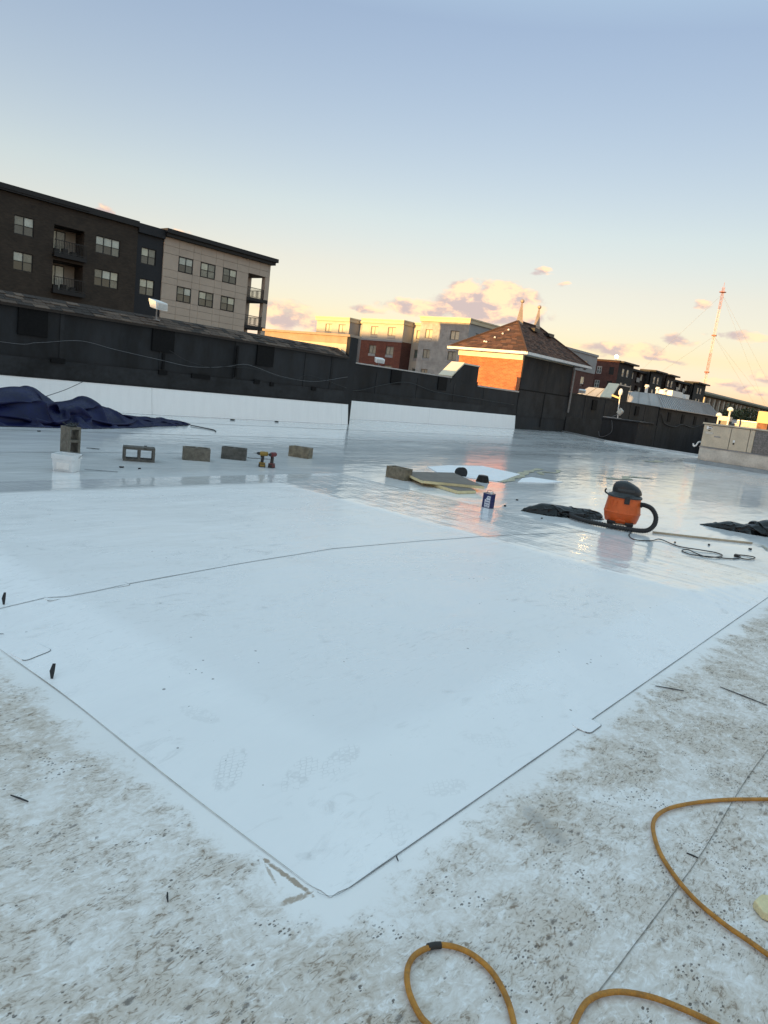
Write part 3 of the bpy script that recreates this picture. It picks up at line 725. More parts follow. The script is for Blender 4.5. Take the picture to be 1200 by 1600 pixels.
MB().tube([(tx1+.04, ty0+.05, 4.0), (tx1+.02, ty0-.10, 3.7), (tx1+.02, ty0-.10, 1.2)], .06, 8).build('downpipe', M['steel_grey'], tu)

# ---------------------------------------------- wall between the turret and the metal-roofed pavilion
p3 = thing('parapet_wall', 'dark parapet running right from the brick turret to the metal mansard', 'parapet', (48, Y2, 0))
MB().box(40.72, 57.0, Y2+.02, Y2+.7, GZ, 2.36).build('wall_face', M['dark_membrane'], p3)
MB().box(40.74, 56.98, Y2-.03, Y2+.018, -2.0, .95).build('lower_band', M['dark_membrane_low'], p3)
MB().box(40.72, 57.0, Y2-.02, Y2+.74, 2.361, 2.42).build('metal_cap', M['cornice'], p3)
for x in (43.2, 46.4, 51.0, 54.0):
    MB().box(x-.07, x+.07, Y2+.003, Y2+.019, .96, 2.35).build('cladding_lap', M['dark_membrane_low'], p3)
for x in (44.6, 52.3):
    MB().box(x-.35, x+.35, Y2-.04, Y2+.019, 1.55, 2.2).build('scupper_cover', M['black_patch'], p3)
MB().hexa([(47.1, Y2, 2.425), (50.0, Y2, 2.425), (50.0, Y2+.7, 2.425), (47.1, Y2+.7, 2.425), (48.1, Y2, 3.42), (50.0, Y2, 3.42), (50.0, Y2+.7, 3.42), (48.1, Y2+.7, 3.42)]).build('pier', M['dark_membrane'], p3)
MB().hexa([(46.98, Y2-.03, 2.43), (48.05, Y2-.03, 3.44), (48.05, Y2+.73, 3.44), (46.98, Y2+.73, 2.43), (46.93, Y2-.03, 2.50), (48.02, Y2-.03, 3.52), (48.02, Y2+.73, 3.52), (46.93, Y2+.73, 2.50)]).build('sloped_coping', M['cream_trim'], p3)
MB().box(48.06, 50.06, Y2-.03, Y2+.73, 3.425, 3.5).build('pier_cap', M['metal_cap'], p3)
MB().hexa([(50.1, Y2+.75, 2.1), (57.2, Y2+.75, 2.1), (57.2, Y2+3.0, 2.1), (50.1, Y2+3.0, 2.1), (50.1, Y2+.75, 2.12), (57.2, Y2+.75, 2.12), (57.2, Y2+3.0, 2.12), (50.1, Y2+3.0, 2.12)]).build('rear_roof', M['dark_membrane'], p3)

# pavilion with a standing seam mansard
pv = thing('mansard_pavilion', 'dark pavilion with pale standing-seam metal mansard right of the turret', 'pavilion', (64, 21, 0))
MB().box(57.02, 73.8, Y2-.03, 27, GZ, 2.34).build('wall_face', M['dark_membrane'], pv)
MB().box(57.0, 73.9, Y2-.3, 27.2, 2.342, 2.40).build('gutter', M['metal_cap'], pv)
for x in (59.5, 63.0, 66.5, 70.0):
    MB().box(x-.35, x+.35, Y2-.07, Y2-.032, 1.35, 2.1).build('scupper_cover', M['black_patch'], pv)
core = MB().hexa([(57.1, Y2-.2, 2.401), (73.8, Y2-.2, 2.401), (73.8, 27, 2.401), (57.1, 27, 2.401), (58.0, Y2+.75, 3.42), (72.8, Y2+.75, 3.42), (72.8, 26, 3.42), (58.0, 26, 3.42)]).build('mansard_core', M['steel_grey'], pv)
n = 30
for i in range(n):       # front pans
    a0, a1 = i/n, (i+1)/n
    lo0, lo1 = 57.1+16.7*a0, 57.1+16.7*a1; hi0, hi1 = 58.0+14.8*a0, 58.0+14.8*a1
    q = [Vector((lo0+.01, Y2-.2, 2.401)), Vector((lo1-.01, Y2-.2, 2.401)), Vector((hi1-.01, Y2+.75, 3.42)), Vector((hi0+.01, Y2+.75, 3.42))]
    nn = Vector((0, -.73, .68))
    mb = MB().hexa([*[p+nn*.004 for p in q], *[p+nn*.02 for p in q]])
    s0, s1 = q[0]+nn*.02, q[3]+nn*.02; w_ = Vector((.03, 0, 0))
    mb.hexa([s0, s0+w_, s1+w_, s1, s0+nn*.05, s0+w_+nn*.05, s1+w_+nn*.05, s1+nn*.05])
    mb.build('mansard_panel', M['mansard'], core)
n = 8
for i in range(n):       # sunlit end pans
    a0, a1 = i/n, (i+1)/n
    lo0, lo1 = Y2-.2+7.8*a0, Y2-.2+7.8*a1; hi0, hi1 = Y2+.75+5.85*a0, Y2+.75+5.85*a1
    q = [Vector((57.1, lo0+.01, 2.401)), Vector((57.1, lo1-.01, 2.401)), Vector((58.0, hi1-.01, 3.42)), Vector((58.0, hi0+.01, 3.42))]
    nn = Vector((-.75, 0, .66))
    mb = MB().hexa([*[p+nn*.004 for p in q], *[p+nn*.02 for p in q]])
    s0, s1 = q[0]+nn*.02, q[3]+nn*.02; w_ = Vector((0, .03, 0))
    mb.hexa([s0, s0+w_, s1+w_, s1, s0+nn*.05, s0+w_+nn*.05, s1+w_+nn*.05, s1+nn*.05])
    mb.build('mansard_panel', M['mansard'], core)
MB().box(57.95, 72.9, Y2+.70, Y2+.85, 3.421, 3.5).build('top_flashing', M['mansard'], pv)
MB().box(66.0, 69.0, Y2+2.2, Y2+3.6, 3.421, 4.15).build('rooftop_unit', M['lamp_white'], pv)
MB().box(70.0, 71.0, Y2+2.2, Y2+3.0, 3.421, 4.05).build('rooftop_unit', M['lamp_white'], pv)
for x in (58.9, 61.5, 63.5):
    MB().lathe([(.12, 0), (.12, .5), (.2, .52), (.16, .7)], 10, (x, Y2+2.0, 3.421)).build('roof_vent', M['lamp_white'], pv)
o = MB().tube(spline([(57.2, Y2-.10, 1.9), (58.5, Y2-.10, 1.2), (61, Y2-.10, 1.0), (63, Y2-.10, 1.25), (66, Y2-.10, 1.1), (69, Y2-.10, 1.4), (73, Y2-.10, 1.1)], 8), .03, 6).build('hanging_cable', M['dark_cable'], smooth=True)
tag(o, 'dark wavy cable hung along the wall under the metal mansard', 'cable')

# ================================================================== BUILDINGS BEYOND THE ROOF
# ---------------------------------------------- apartment block on the left
YA = 65.0; FA = facing_minus_y(YA)
ap = thing('apartment_building', 'dark brown, navy and beige apartment block with balconies behind the left parapet', 'building', (40, 70, GZ))
W2 = [(10.25, 11.77), (7.33, 8.85), (3.7, 5.0)]
brown_w = [(13.2, 14.9, 2), (20.4, 22.05, 2), (26.95, 28.6, 2), (34.15, 36.55, 3)]
bal = [(30.3, 33.05, 9.45, 11.72), (30.3, 33.05, 6.35, 8.75), (16.4, 19.1, 9.45, 11.72), (16.4, 19.1, 6.35, 8.75)]
holes = [(a, c, z0, z1) for (a, c, n_) in brown_w for (z0, z1) in W2] + bal
fwall(MB(), FA, 0, 38.3, GZ, 13.4, holes, .3).build('brick_front', M['brown_brick'], ap)
MB().box(0, 38.3, YA+1.75, 72.0, GZ, 13.4).build('core', M['navy_siding'], ap)
for (a, c, n_) in brown_w:
    for (z0, z1) in W2:
        lo = 'glass_dark'
        window(ap, FA, a, c, z0, z1, n_)
for (a, c, z0, z1) in bal:
    if a > 0:
        # recess: back wall, side walls, floor
        MB().box(a, c, YA+1.6, YA+1.7, z0, z1).build('balcony_back', M['balcony_tan'], ap)
        MB().box(a-.02, a+.0, YA+.31, YA+1.6, z0, z1).build('balcony_side', M['brown_brick'], ap)
        MB().box(c, c+.02, YA+.31, YA+1.6, z0, z1).build('balcony_side', M['brown_brick'], ap)
        MB().box(a-.1, c+.1, YA-.45, YA+1.6, z0-.36, z0-.004).build('balcony_slab', M['cornice'], ap)
        MB().box(a, c, YA+.0, YA+1.6, z1+.002, z1+.06).build('balcony_ceiling', M['cornice'], ap)
        window(ap, facing_minus_y(YA+1.55), a+.12, a+1.75, z0+.05, z1-.2, 2, 0.0, .06, split=1.0, up='glass_blind', name='sliding_door')
        rl = MB()
        for zz in (z0+.08, z0+1.05): rl.box(a-.1, c+.1, YA-.44, YA-.39, zz-.03, zz+.03)
        nb = 20
        for i in range(nb+1):
            x = a-.09+(c-a+.16)*i/nb; rl.box(x-.014, x+.014, YA-.43, YA-.40, z0+.11, z0+1.02)
        rl.build('railing', M['frame_dark'], ap)
        # chairs and pots seen through the rails
        for k in range(3):
            x = a+.5+k*.8; MB().box(x-.22, x+.22, YA+.4, YA+.85, z0, z0+.42+.12*(k % 2)).build('balcony_box', M['frame_dark'], ap)
MB().box(0, 38.28, YA-.28, YA+7, 13.41, 13.95).build('cornice', M['cornice'], ap)
MB().box(0, 33.3, YA-.34, YA-.281, 13.55, 13.9).build('cornice_trim', M['cornice'], ap)
# navy bay
FN = facing_minus_y(YA+.12)
nw = [(38.85, 40.45, z0, z1) for (z0, z1) in W2]
fwall(MB(), FN, 38.31, 41.19, GZ, 13.0, nw, .25).build('navy_front', M['navy_siding'], ap)
for h in nw: window(ap, FN, *h, 2)
MB().box(38.3, 41.18, YA-.20, YA+7, 13.001, 13.85).build('navy_parapet', M['navy_siding'], ap)
# beige wing made of large panels
UX = [41.2, 42.95, 44.68, 45.6, 47.48, 48.45, 50.3, 51.9]
VZ = [GZ, 1.5, 3.7, 5.0, 6.0, 6.75, 7.33, 8.85, 9.5, 10.25, 11.77, 12.5, 13.3]
MB().box(41.2, 51.85, YA+.12, YA+7, GZ, 13.3).build('core', M['joint'], ap)
MB().box(51.9, 54.98, YA+3.2, YA+7, GZ, 13.3).build('core', M['beige_panel'], ap)
beige_w = [(42.95, 44.68), (45.6, 47.48), (48.45, 50.3)]
for a, c in zip(UX, UX[1:]):
    for d, e in zip(VZ, VZ[1:]):
        if any(abs(a-w[0]) < .01 for w in beige_w) and any(abs(d-z0) < .01 for z0, z1 in W2): continue
        fbox(MB(), FA, a+.013, c-.013, d+.013, e-.013, -.115, 0).build('panel', M['beige_panel'], ap)
for (a, c) in beige_w:
    for (z0, z1) in W2: window(ap, facing_minus_y(YA+.02), a+.03, c-.03, z0+.03, z1-.03, 2, .02)
for (a, c) in ((51.9, 53.45), (53.45, 54.98)):
    for (d, e) in ((11.85, 12.5), (12.5, 13.3)):
        fbox(MB(), FA, a+.013, c-.013, d+.013, e-.013, -.115, 0).build('panel', M['beige_panel'], ap)
MB().box(51.9, 54.98, YA+.12, YA+3.19, 11.86, 13.3).build('corner_beam', M['joint'], ap)
MB().box(54.35, 54.98, YA, YA+.6, GZ, 11.84).build('corner_post', M['beige_panel'], ap)
MB().box(51.86, 51.90, YA+.13, YA+3.19, GZ, 11.85).build('balcony_side', M['balcony_tan'], ap)
for z in (9.35, 6.3, 3.2):
    MB().box(51.92, 54.9, YA-.06, YA+3.18, z-.36, z).build('balcony_slab', M['cornice'], ap)
    rl = MB(); zr = z+1.05
    rl.box(51.95, 54.33, YA+.04, YA+.09, zr-.03, zr+.03); rl.box(51.95, 54.33, YA+.04, YA+.09, z+.06, z+.11)
    rl.box(54.8, 54.85, YA+.62, YA+3.1, zr-.03, zr+.03); rl.box(54.8, 54.85, YA+.62, YA+3.1, z+.06, z+.11)
    for i in range(17):
        x = 51.98+2.3*i/16; rl.box(x-.014, x+.014, YA+.05, YA+.08, z+.11, zr-.03)
    for i in range(17):
        y = YA+.66+2.4*i/16; rl.box(54.81, 54.84, y-.014, y+.014, z+.11, zr-.03)
    rl.build('railing', M['frame_dark'], ap)
    window(ap, facing_minus_y(YA+3.15), 52.1, 53.5, z+.03, z+2.1, 2, 0.0, .06, split=1.0, up='glass_warm', name='sliding_door')
MB().box(41.2, 55.35, YA-.40, YA+7.0, 13.301, 13.62).build('cornice', M['cornice'], ap)
MB().box(41.1, 55.55, YA-.62, YA+7.1, 13.621, 14.02).build('cornice', M['cornice'], ap)

# ---------------------------------------------- hotel in the centre
XH = 93.0; FH = facing_minus_x(XH); FR = facing_minus_x(XH+2.6)
ho = thing('hotel_building', 'cream, grey and red brick hotel with sunlit top floor behind the set-back parapet', 'building', (96, 80, GZ))
ROWS = [(9.25, 11.1), (6.1, 7.95), (2.95, 4.8)]
def hbay(F, u0, u1, ztop, wins, mat_up, mat_lo=None, zsplit=8.85, rows=ROWS, cur='glass_warm'):
    hs = [(a, c, d, e) for (a, c) in wins for (d, e) in rows]
    if mat_lo:
        fwall(MB(), F, u0, u1, zsplit+.02, ztop, [h for h in hs if h[2] > zsplit], .3).build('wall_front', M[mat_up], ho)
        fwall(MB(), F, u0, u1, GZ, zsplit-.02, [h for h in hs if h[2] < zsplit], .3).build('brick_front', M[mat_lo], ho)
        fbox(MB(), F, u0-.05, u1+.05, zsplit-.14, zsplit+.14, -.1, .06).build('string_course', M['hotel_grey'], ho)
    else:
        fwall(MB(), F, u0, u1, GZ, ztop, hs, .3).build('wall_front', M[mat_up], ho)
    for i, (a, c, d, e) in enumerate(hs):
        window(ho, F, a, c, d+.45, e, 2, .15, .09, 'hotel_frame', up=cur, lo='glass_green', split=(1.0 if d > 9 else 0.0))
        fbox(MB(), F, a+.02, c-.02, d+.02, d+.43, -.2, .03).build('vent_grille', M['hotel_grey'], ho)
hbay(FH, 87.6, 95.8, 11.6, [(88.5, 90.2), (91.9, 93.5)], 'hotel_cream')
hbay(FH, 75.4, 84.5, 11.6, [(77.0, 78.7), (80.9, 82.5)], 'hotel_cream', 'red_brick')
hbay(FH, 62.5, 71.9, 12.3, [(64.2, 65.9), (69.4, 70.8)], 'grey_block')
hbay(FR, 84.45, 87.65, 11.7, [(85.4, 86.6)], 'hotel_grey')
hbay(FR, 71.85, 75.45, 11.9, [(73.2, 74.6)], 'hotel_cream')
FG = facing_minus_y(62.5)
def side(u0, u1, v1, mat_, Y, holes=()):
    F = facing_minus_y(Y)
    return fwall(MB(), F, u0, u1, GZ, v1, list(holes), .2).build('wall_side', M[mat_], ho)
side(93, 95.6, 11.6, 'hotel_grey', 87.6); side(93, 95.6, 8.83, 'maroon_brick', 75.4)
fwall(MB(), facing_minus_y(75.4), 93, 95.6, 8.84, 11.6, [], .2).build('wall_side', M['hotel_cream'], ho)
sw = [(95.0, 96.6, d, e) for d, e in ROWS]+[(104, 105.6, d, e) for d, e in ROWS]+[(113, 114.6, d, e) for d, e in ROWS]+[(122, 123.6, d, e) for d, e in ROWS]
side(93, 126, 12.3, 'hotel_grey', 62.5, sw)
for h in sw: window(ho, FG, h[0], h[1], h[2]+.4, h[3], 2, .12, .07, 'frame_dark', split=0.0)
ew = [(128.5, 130.2, d, e) for d, e in ROWS]+[(135, 136.7, d, e) for d, e in ROWS]
fwall(MB(), FG, 126.02, 141, GZ, 8.9, [h for h in ew if h[2] < 8.9], .3).build('brick_side', M['maroon_brick'], ho)
fwall(MB(), facing_minus_y(62.4), 126.02, 141, 8.92, 12.6, [h for h in ew if h[2] > 8.9], .3).build('wall_side', M['hotel_grey'], ho)
for h in ew: window(ho, facing_minus_y(62.5 if h[2] < 8.9 else 62.4), h[0], h[1], h[2]+.4, h[3], 1, .12, .1, 'frame_light', up='glass_warm', split=1.0)
for (x, u0, u1, z0, z1) in ((XH, 87.45, 96, 11.61, 12.3), (XH, 75.25, 84.65, 11.61, 12.3), (XH, 62.3, 72.0, 12.31, 13.05), (XH+2.6, 84.7, 87.4, 11.71, 12.1), (XH+2.6, 72.05, 75.2, 11.91, 12.3)):
    MB().box(x-.28, x+9, u0, u1, z0, z1).build('cornice', M['hotel_cornice'], ho)
    MB().box(x-.36, x+9.05, u0-.08, u1+.08, z1-.18, z1+.03).build('cornice_edge', M['hotel_cornice'], ho)
MB().box(XH+9.2, 141.2, 62.25, 72, 12.32, 12.75).build('cornice', M['hotel_grey'], ho)
MB().box(XH+3.1, 140.8, 62.9, 95.6, GZ, 11.5).build('core', M['hotel_grey'], ho)
MB().box(XH+.4, XH+3.0, 62.9, 71.5, GZ, 12.2).build('core', M['hotel_grey'], ho)
MB().box(XH+.4, XH+3.0, 75.8, 84.1, GZ, 11.5).build('core', M['hotel_grey'], ho)
MB().box(XH+.4, XH+3.0, 88.0, 95.6, GZ, 11.5).build('core', M['hotel_grey'], ho)

# blade sign on the far end of the hotel
bs_ = thing('blade_sign', 'narrow black vertical blade sign with white marks behind the turret', 'sign', (124, 60.6, 2))
MB().box(123.9, 124.2, 60.0, 61.2, 4.2, 8.6).build('panel', M['frame_dark'], bs_)
for k in range(7):
    z = 8.1-k*.58
    mb = MB(); mb.box(123.86, 123.899, 60.35, 60.85, z-.06, z+.06)
    if k % 2: mb.box(123.86, 123.899, 60.35, 60.47, z+.061, z+.2)
    else: mb.box(123.86, 123.899, 60.70, 60.85, z+.061, z+.2)
    mb.build('letter', M['lamp_white'], bs_)
MB().box(123.95, 124.15, 61.2, 62.4, 7.6, 7.8).build('bracket', M['frame_dark'], bs_)
MB().box(123.95, 124.15, 61.2, 62.4, 5.0, 5.2).build('bracket', M['frame_dark'], bs_)

# ---------------------------------------------- dark apartment row on the right
XB = 150.0; YB = 61.3
rb = thing('apartment_building', 'long dark apartment row with brown brick end wall right of the turret', 'building', (180, 66, GZ))
FB = facing_minus_x(XB)
be = [(62.2, 63.3), (65.0, 66.1)]
br_rows = [(9.6, 11.2), (6.6, 8.2), (3.6, 5.2), (.6, 2.2)]
hs = [(a, c, d, e) for a, c in be for d, e in br_rows]
fwall(MB(), FB, YB, 69.5, GZ, 12.4, hs, .25).build('brick_end', M['maroon_brick'], rb)
for h in hs: window(rb, FB, *h, 2, .1, .12, 'frame_light', lo='glass_dark', up='glass_dark')
MB().box(XB-.2, XB+1.0, YB-.1, 69.7, 12.41, 12.7).build('cornice', M['far_brown'], rb)
MB().box(XB+.5, 215, YB+2.6, 74, GZ, 11.9).build('core', M['far_dark'], rb)
bays = [(150.02, 158.5, 'far_dark'), (170, 178, 'far_dark'), (181, 187.5, 'far_brown'), (204, 214.5, 'far_dark')]
for (x0, x1, mt) in bays:
    F = facing_minus_y(YB); m_ = (x0+x1)/2
    hs = [(m_-1.9, m_-.7, d, e) for d, e in br_rows]+[(m_+.7, m_+1.9, d, e) for d, e in br_rows]
    fwall(MB(), F, x0, x1, GZ, 12.3, hs, .25).build('bay_front', M[mt], rb)
    for h in hs: window(rb, F, *h, 1, .1, .12, 'frame_light', up='glass_warm')
    MB().box(x0+.02, x1-.02, YB+.4, YB+2.55, GZ, 12.3).build('bay_core', M[mt], rb)
    MB().box(x0+.3, x1+.9, YB-.9, YB+3, 12.31, 12.65).build('bay_cap', M['cornice'], rb)
for (x0, x1, mt) in ((158.5, 170, 'far_brown'), (178, 181, 'far_brown'), (187.5, 204, 'far_brown')):
    F = facing_minus_y(YB+1.6)
    nb = max(1, int((x1-x0)/5)); hs = []
    for i in range(nb):
        c = x0+(i+.5)*(x1-x0)/nb
        for d, e in br_rows: hs += [(c-2.0, c-.2, d-.3, e+.3), (c+.7, c+1.9, d+.2, e)]
    fwall(MB(), F, x0, x1, GZ, 11.5, hs, .8).build('wall_front', M[mt], rb)
    for h in hs:
        if h[1]-h[0] > 1.5:
            fbox(MB(), F, h[0]-.1, h[1]+.1, h[2], h[2]+.95, .2, .26).build('balcony_rail', M['ac_grey'], rb)
            fbox(MB(), F, h[0]-.1, h[1]+.1, h[2]-.2, h[2]-.01, -.5, .27).build('balcony_slab', M['far_dark'], rb)
        else: window(rb, F, *h, 2, .1, .1, 'frame_light', up='glass_warm', lo='glass_warm')
    MB().box(x0+.05, x1-.05, YB+1.0, YB+3, 11.51, 12.0).build('cornice', M['far_dark'], rb)
lm = thing('roof_glint', 'glowing ball standing in for a sun glint on the roof corner of the brown brick end wall', 'lamp', (149.6, 62.1, 12.71))  # added glowing ball in place of the sun glint on this corner
MB().tube([(149.9, 62.1, 12.7), (149.9, 62.1, 13.1)], .06, 8).build('post', M['frame_dark'], lm)
MB().lathe([(.05, 0), (.32, .12), (.42, .38), (.32, .64), (.05, .75)], 16, (149.9, 62.1, 13.05)).build('glint_ball', M['glint_glow'], lm, smooth=True)

# ---------------------------------------------- low far building with pale columns
fb = thing('far_building', 'low tan building with pale columns and green roof at the far right', 'building', (320, 76, GZ))
FF = facing_minus_y(74)
cols_ = [258+i*6.2 for i in range(24)]
hs = [(c+1.4, c+4.8, 6.0, 9.6) for c in cols_[:-1]]
fwall(MB(), FF, 255, 410, GZ, 11.2, hs, .5).build('wall_front', M['far_tan'], fb)
for i, c in enumerate(cols_):
    MB().box(c-.55, c+.55, 73.2, 73.95, 3, 10.6).build('column', M['hotel_cream'], fb)
for h in hs: fbox(MB(), FF, h[0], h[1], h[2], h[3], -.55, -.45).build('window', M['glass_dark'], fb)
MB().hexa([(253, 72.5, 11.21), (412, 72.5, 11.21), (412, 96, 11.21), (253, 96, 11.21), (253, 72.5, 11.9), (412, 72.5, 11.9), (405, 84, 14.2), (260, 84, 14.2)]).build('roof_slope', M['far_roof'], fb)
MB().box(255, 410, 74.6, 95, GZ, 11.2).build('core', M['far_brown'], fb)

# ---------------------------------------------- neighbours to the west, out of the picture, that shade the roof
def neighbour(x0, x1, y0, y1, top, label):
    n_ = thing('neighbour_building', label, 'building', ((x0+x1)/2, (y0+y1)/2, GZ))
    F = facing_minus_y(y0)
    hs = [(x0+2+i*4, x0+4+i*4, d, d+1.7) for i in range(int((x1-x0-3)/4)) for d in (-3.5, 0, 3.5) if d+2 < top]
    fwall(MB(), F, x0, x1, GZ, top, hs, .25).build('wall_front', M['maroon_brick'], n_)
    for h in hs: window(n_, F, *h, 2)
    MB().box(x0, x1, y0+.3, y1, GZ, top).build('core', M['maroon_brick'], n_)
    MB().box(x0-.2, x1+.2, y0-.2, y1+.2, top+.002, top+.35).build('parapet', M['cornice'], n_)
neighbour(-58, -38, -30, 46, 4.9, 'brick neighbour block standing west of the roof behind the viewer')
neighbour(-95, -72, 66, 140, 17.6, 'tall brick block west of the apartment building outside the view')

# ---------------------------------------------- guyed radio mast
ms = thing('radio_mast', 'tall red and white lattice radio mast with guy wires', 'mast', (336.3, 96.9, GZ))
nseg = 7; z0_, z1_ = GZ, 61.0
for i in range(nseg):
    a, c = z0_+(z1_-z0_)*i/nseg, z0_+(z1_-z0_)*(i+1)/nseg
    mb = MB(); cs = [(336.3+.55*math.cos(t), 96.9+.55*math.sin(t)) for t in (0.3, 2.39, 4.49)]
    for (x, y) in cs: mb.tube([(x, y, a), (x, y, c)], .085, 5)
    k = 5
    for j in range(k):
        za, zc = a+(c-a)*j/k, a+(c-a)*(j+1)/k
        for q in range(3):
            p, r_ = cs[q], cs[(q+1) % 3]
            mb.tube([(*p, za), (*r_, zc)], .045, 4)
    mb.build('mast_section', M['mast_red' if i in (3, 6) else 'mast_white'], ms)
MB().lathe([(.3, 0), (1.5, .3), (1.5, .5), (.3, .7)], 8, (336.3, 96.9, 58.5)).build('antenna_ring', M['mast_red'], ms)
for zz in (40.0, 24.0): MB().lathe([(.3, 0), (1.1, .1), (1.1, .6), (.3, .7)], 8, (336.3, 96.9, zz)).build('antenna_ring', M['mast_red'], ms)
MB().tube([(336.3, 96.9, 61), (336.3, 96.9, 63)], .08, 5).build('antenna_tip', M['mast_red'], ms)
for (dx_, dy_) in ((-30, 40), (40, -28), (-8, -46)):
    for zz in (58, 40):
        MB().tube([(336.3, 96.9, zz), (336.3+dx_, 96.9+dy_, GZ)], .035, 4).build('guy_wire', M['wire'], ms)

# ---------------------------------------------- trees at the far right
def crown_mesh(name, rx, rz, nclump, nleaf, seed, material):
    rnd = random.Random(seed); mb = MB()
    cl_ = []
    for _ in range(nclump):
        while True:
            p = Vector((rnd.uniform(-1, 1), rnd.uniform(-1, 1), rnd.uniform(-1, 1)))
            if .25 < p.length < 1: break
        cl_.append((Vector((p.x*rx, p.y*rx, p.z*rz)), rnd.uniform(.22, .42)*rx))
    for c, r_ in cl_:
        for _ in range(nleaf):
            d = Vector((rnd.gauss(0, 1), rnd.gauss(0, 1), rnd.gauss(0, 1))).normalized()*r_*rnd.uniform(.6, 1.05)
            p = c+d; s = rnd.uniform(.16, .34)
            a = Vector((rnd.gauss(0, 1), rnd.gauss(0, 1), rnd.gauss(0, 1))).normalized(); b_ = a.cross(d.normalized()+Vector((.01, .02, .03))).normalized()
            mb.add([p-a*s, p+b_*s*.6, p+a*s, p-b_*s*.6], [(0, 1, 2, 3)])
    o = mb.build(name, material, recalc=False)
    return o
proto = [crown_mesh('crown', 3.4, 2.9, 26, 60, 3, M['leaf']), crown_mesh('crown', 3.0, 3.4, 24, 60, 5, M['leaf2']), crown_mesh('crown', 4.0, 2.7, 30, 60, 8, M['leaf'])]
trunk_me = MB().tube([(0, 0, 0), (.1, .05, 3), (0, .1, 6.2), (.1, 0, 8)], .3, 8, [.36, .28, .2, .08])
for ang_ in (0.4, 2.2, 4.1):
    trunk_me.tube([(0.05, .08, 4.8), (1.2*math.cos(ang_), 1.2*math.sin(ang_), 6.6), (2.0*math.cos(ang_), 2.0*math.sin(ang_), 8.0)], .1, 6, [.14, .09, .03])
trunk0 = trunk_me.build('trunk', M['bark'])
TR = [(232, 58, .92, 'leftmost of the row of trees, beside the dark apartment row'), (240, 62, .80, 'second tree of the far row, half behind its left neighbour'), (247, 57, .98, 'third tree of the far row, the taller dark one'), (256, 60, .85, 'fourth tree of the far row in front of the tan building'),
      (266, 55, .95, 'fifth tree of the far row under the pale columns'), (277, 57, .82, 'sixth tree of the far row, low and rounded'), (290, 54, .90, 'seventh tree of the far row near the yellow rooftop box'), (303, 56, 1.0, 'eighth tree of the far row, right of the columns'), (318, 52, .9, 'tree near the right edge behind the air handler'), (334, 54, 1.05, 'last tree of the far row at the right edge')]
for i, (x, y, s_, lb) in enumerate(TR):
    t = thing('tree', lb, 'tree', (x, y, GZ), 'trees of the far row', random.uniform(0, 6), world=False)
    if i < 3: cr_ = proto[i]
    else: cr_ = proto[i % 3].copy(); col.objects.link(cr_)
    cr_.parent = t; cr_.location = (0, 0, 8.6)
    tk = trunk0 if i == 0 else trunk0.copy()
    if i: col.objects.link(tk)
    tk.parent = t; t.scale = (s_*1.2, s_*1.2, s_*1.2)

# ================================================================== THINGS ON THE ROOF
# far parapet closing the lower roof on the right
fp = thing('parapet_wall', 'low dark far parapet behind the rooftop units at the right edge', 'parapet', (76, 0, 0))
MB().box(75.6, 76.2, -26, 19.2, GZ, 1.75).build('wall_face', M['dark_membrane'], fp)
MB().box(75.5, 76.3, -26, 19.25, 1.752, 1.82).build('coping', M['metal_cap'], fp)
MB().box(73.85, 75.58, Y2-.05, Y2+.7, GZ, 2.0).build('corner_wall', M['dark_membrane'], fp)

# ---------------------------------------------- floodlights
def floodlight(name_label, loc, rz, s=1.0, arm=.25):
    t = thing('floodlight', name_label, 'light', loc, 'floodlights on the parapets', rz, world=False)
    mb = MB().hexa([(-.21*s, -.16*s, arm), (.21*s, -.16*s, arm), (.21*s, .06*s, arm+.05*s), (-.21*s, .06*s, arm+.05*s), (-.23*s, -.14*s, arm+.20*s), (.23*s, -.14*s, arm+.20*s), (.20*s, .14*s, arm+.27*s), (-.20*s, .14*s, arm+.27*s)])
    mb.build('lamp_head', M['lamp_white'], t, bevel=.015)
    MB().box(-.17*s, .17*s, -.175*s, -.162*s, arm+.03*s, arm+.16*s).build('lens', M['frame_light'], t)
    MB().tube([(0, .0, 0), (0, .02, arm*.7), (0, 0, arm+.10*s)], .018, 8).build('arm', M['steel_grey'], t)
    MB().box(-.07, .07, -.05, .05, 0, .03).build('base', M['steel_grey'], t)
    return t
floodlight('white floodlight perched on the shingled left parapet', (10.7, YL+.22, 2.44), R(15), 1.0, .27)
floodlight('white floodlight on the metal cap of the set-back parapet', (22.95, Y2+.3, 2.25), R(-30), .9, .12)
floodlight('small sunlit floodlight on the parapet right of the turret', (43.2, Y2+.35, 2.42), R(-70), 1.0, .08)

# dark equipment plinth with a lamp on a mast, beyond the roof edge
pl = thing('equipment_plinth', 'low dark box just past the roof edge with scraps on top', 'plinth', (38.9, 15.0, -1.6))
MB().box(38.0, 40.3, 13.9, 15.95, -1.6, 1.16).build('box_side', M['dark_membrane'], pl, bevel=.02)
MB().box(37.93, 40.37, 13.83, 16.02, 1.162, 1.23).build('lid', M['dark_membrane_low'], pl, bevel=.01)
wl = thing('work_lamp', 'work lamp on a leaning white pole with trailing cable above the dark box', 'lamp', (38.6, 15.35, 1.23))
MB().tube([(38.55, 15.3, 1.23), (38.6, 15.38, 1.8), (38.62, 15.42, 2.55)], .03, 8).build('pole', M['lamp_white'], wl)
MB().lathe([(.03, 0), (.10, .05), (.12, .22), (.08, .34), (.03, .38)], 12, (38.62, 15.42, 2.5)).build('lamp_head', M['lamp_white'], wl, smooth=True)
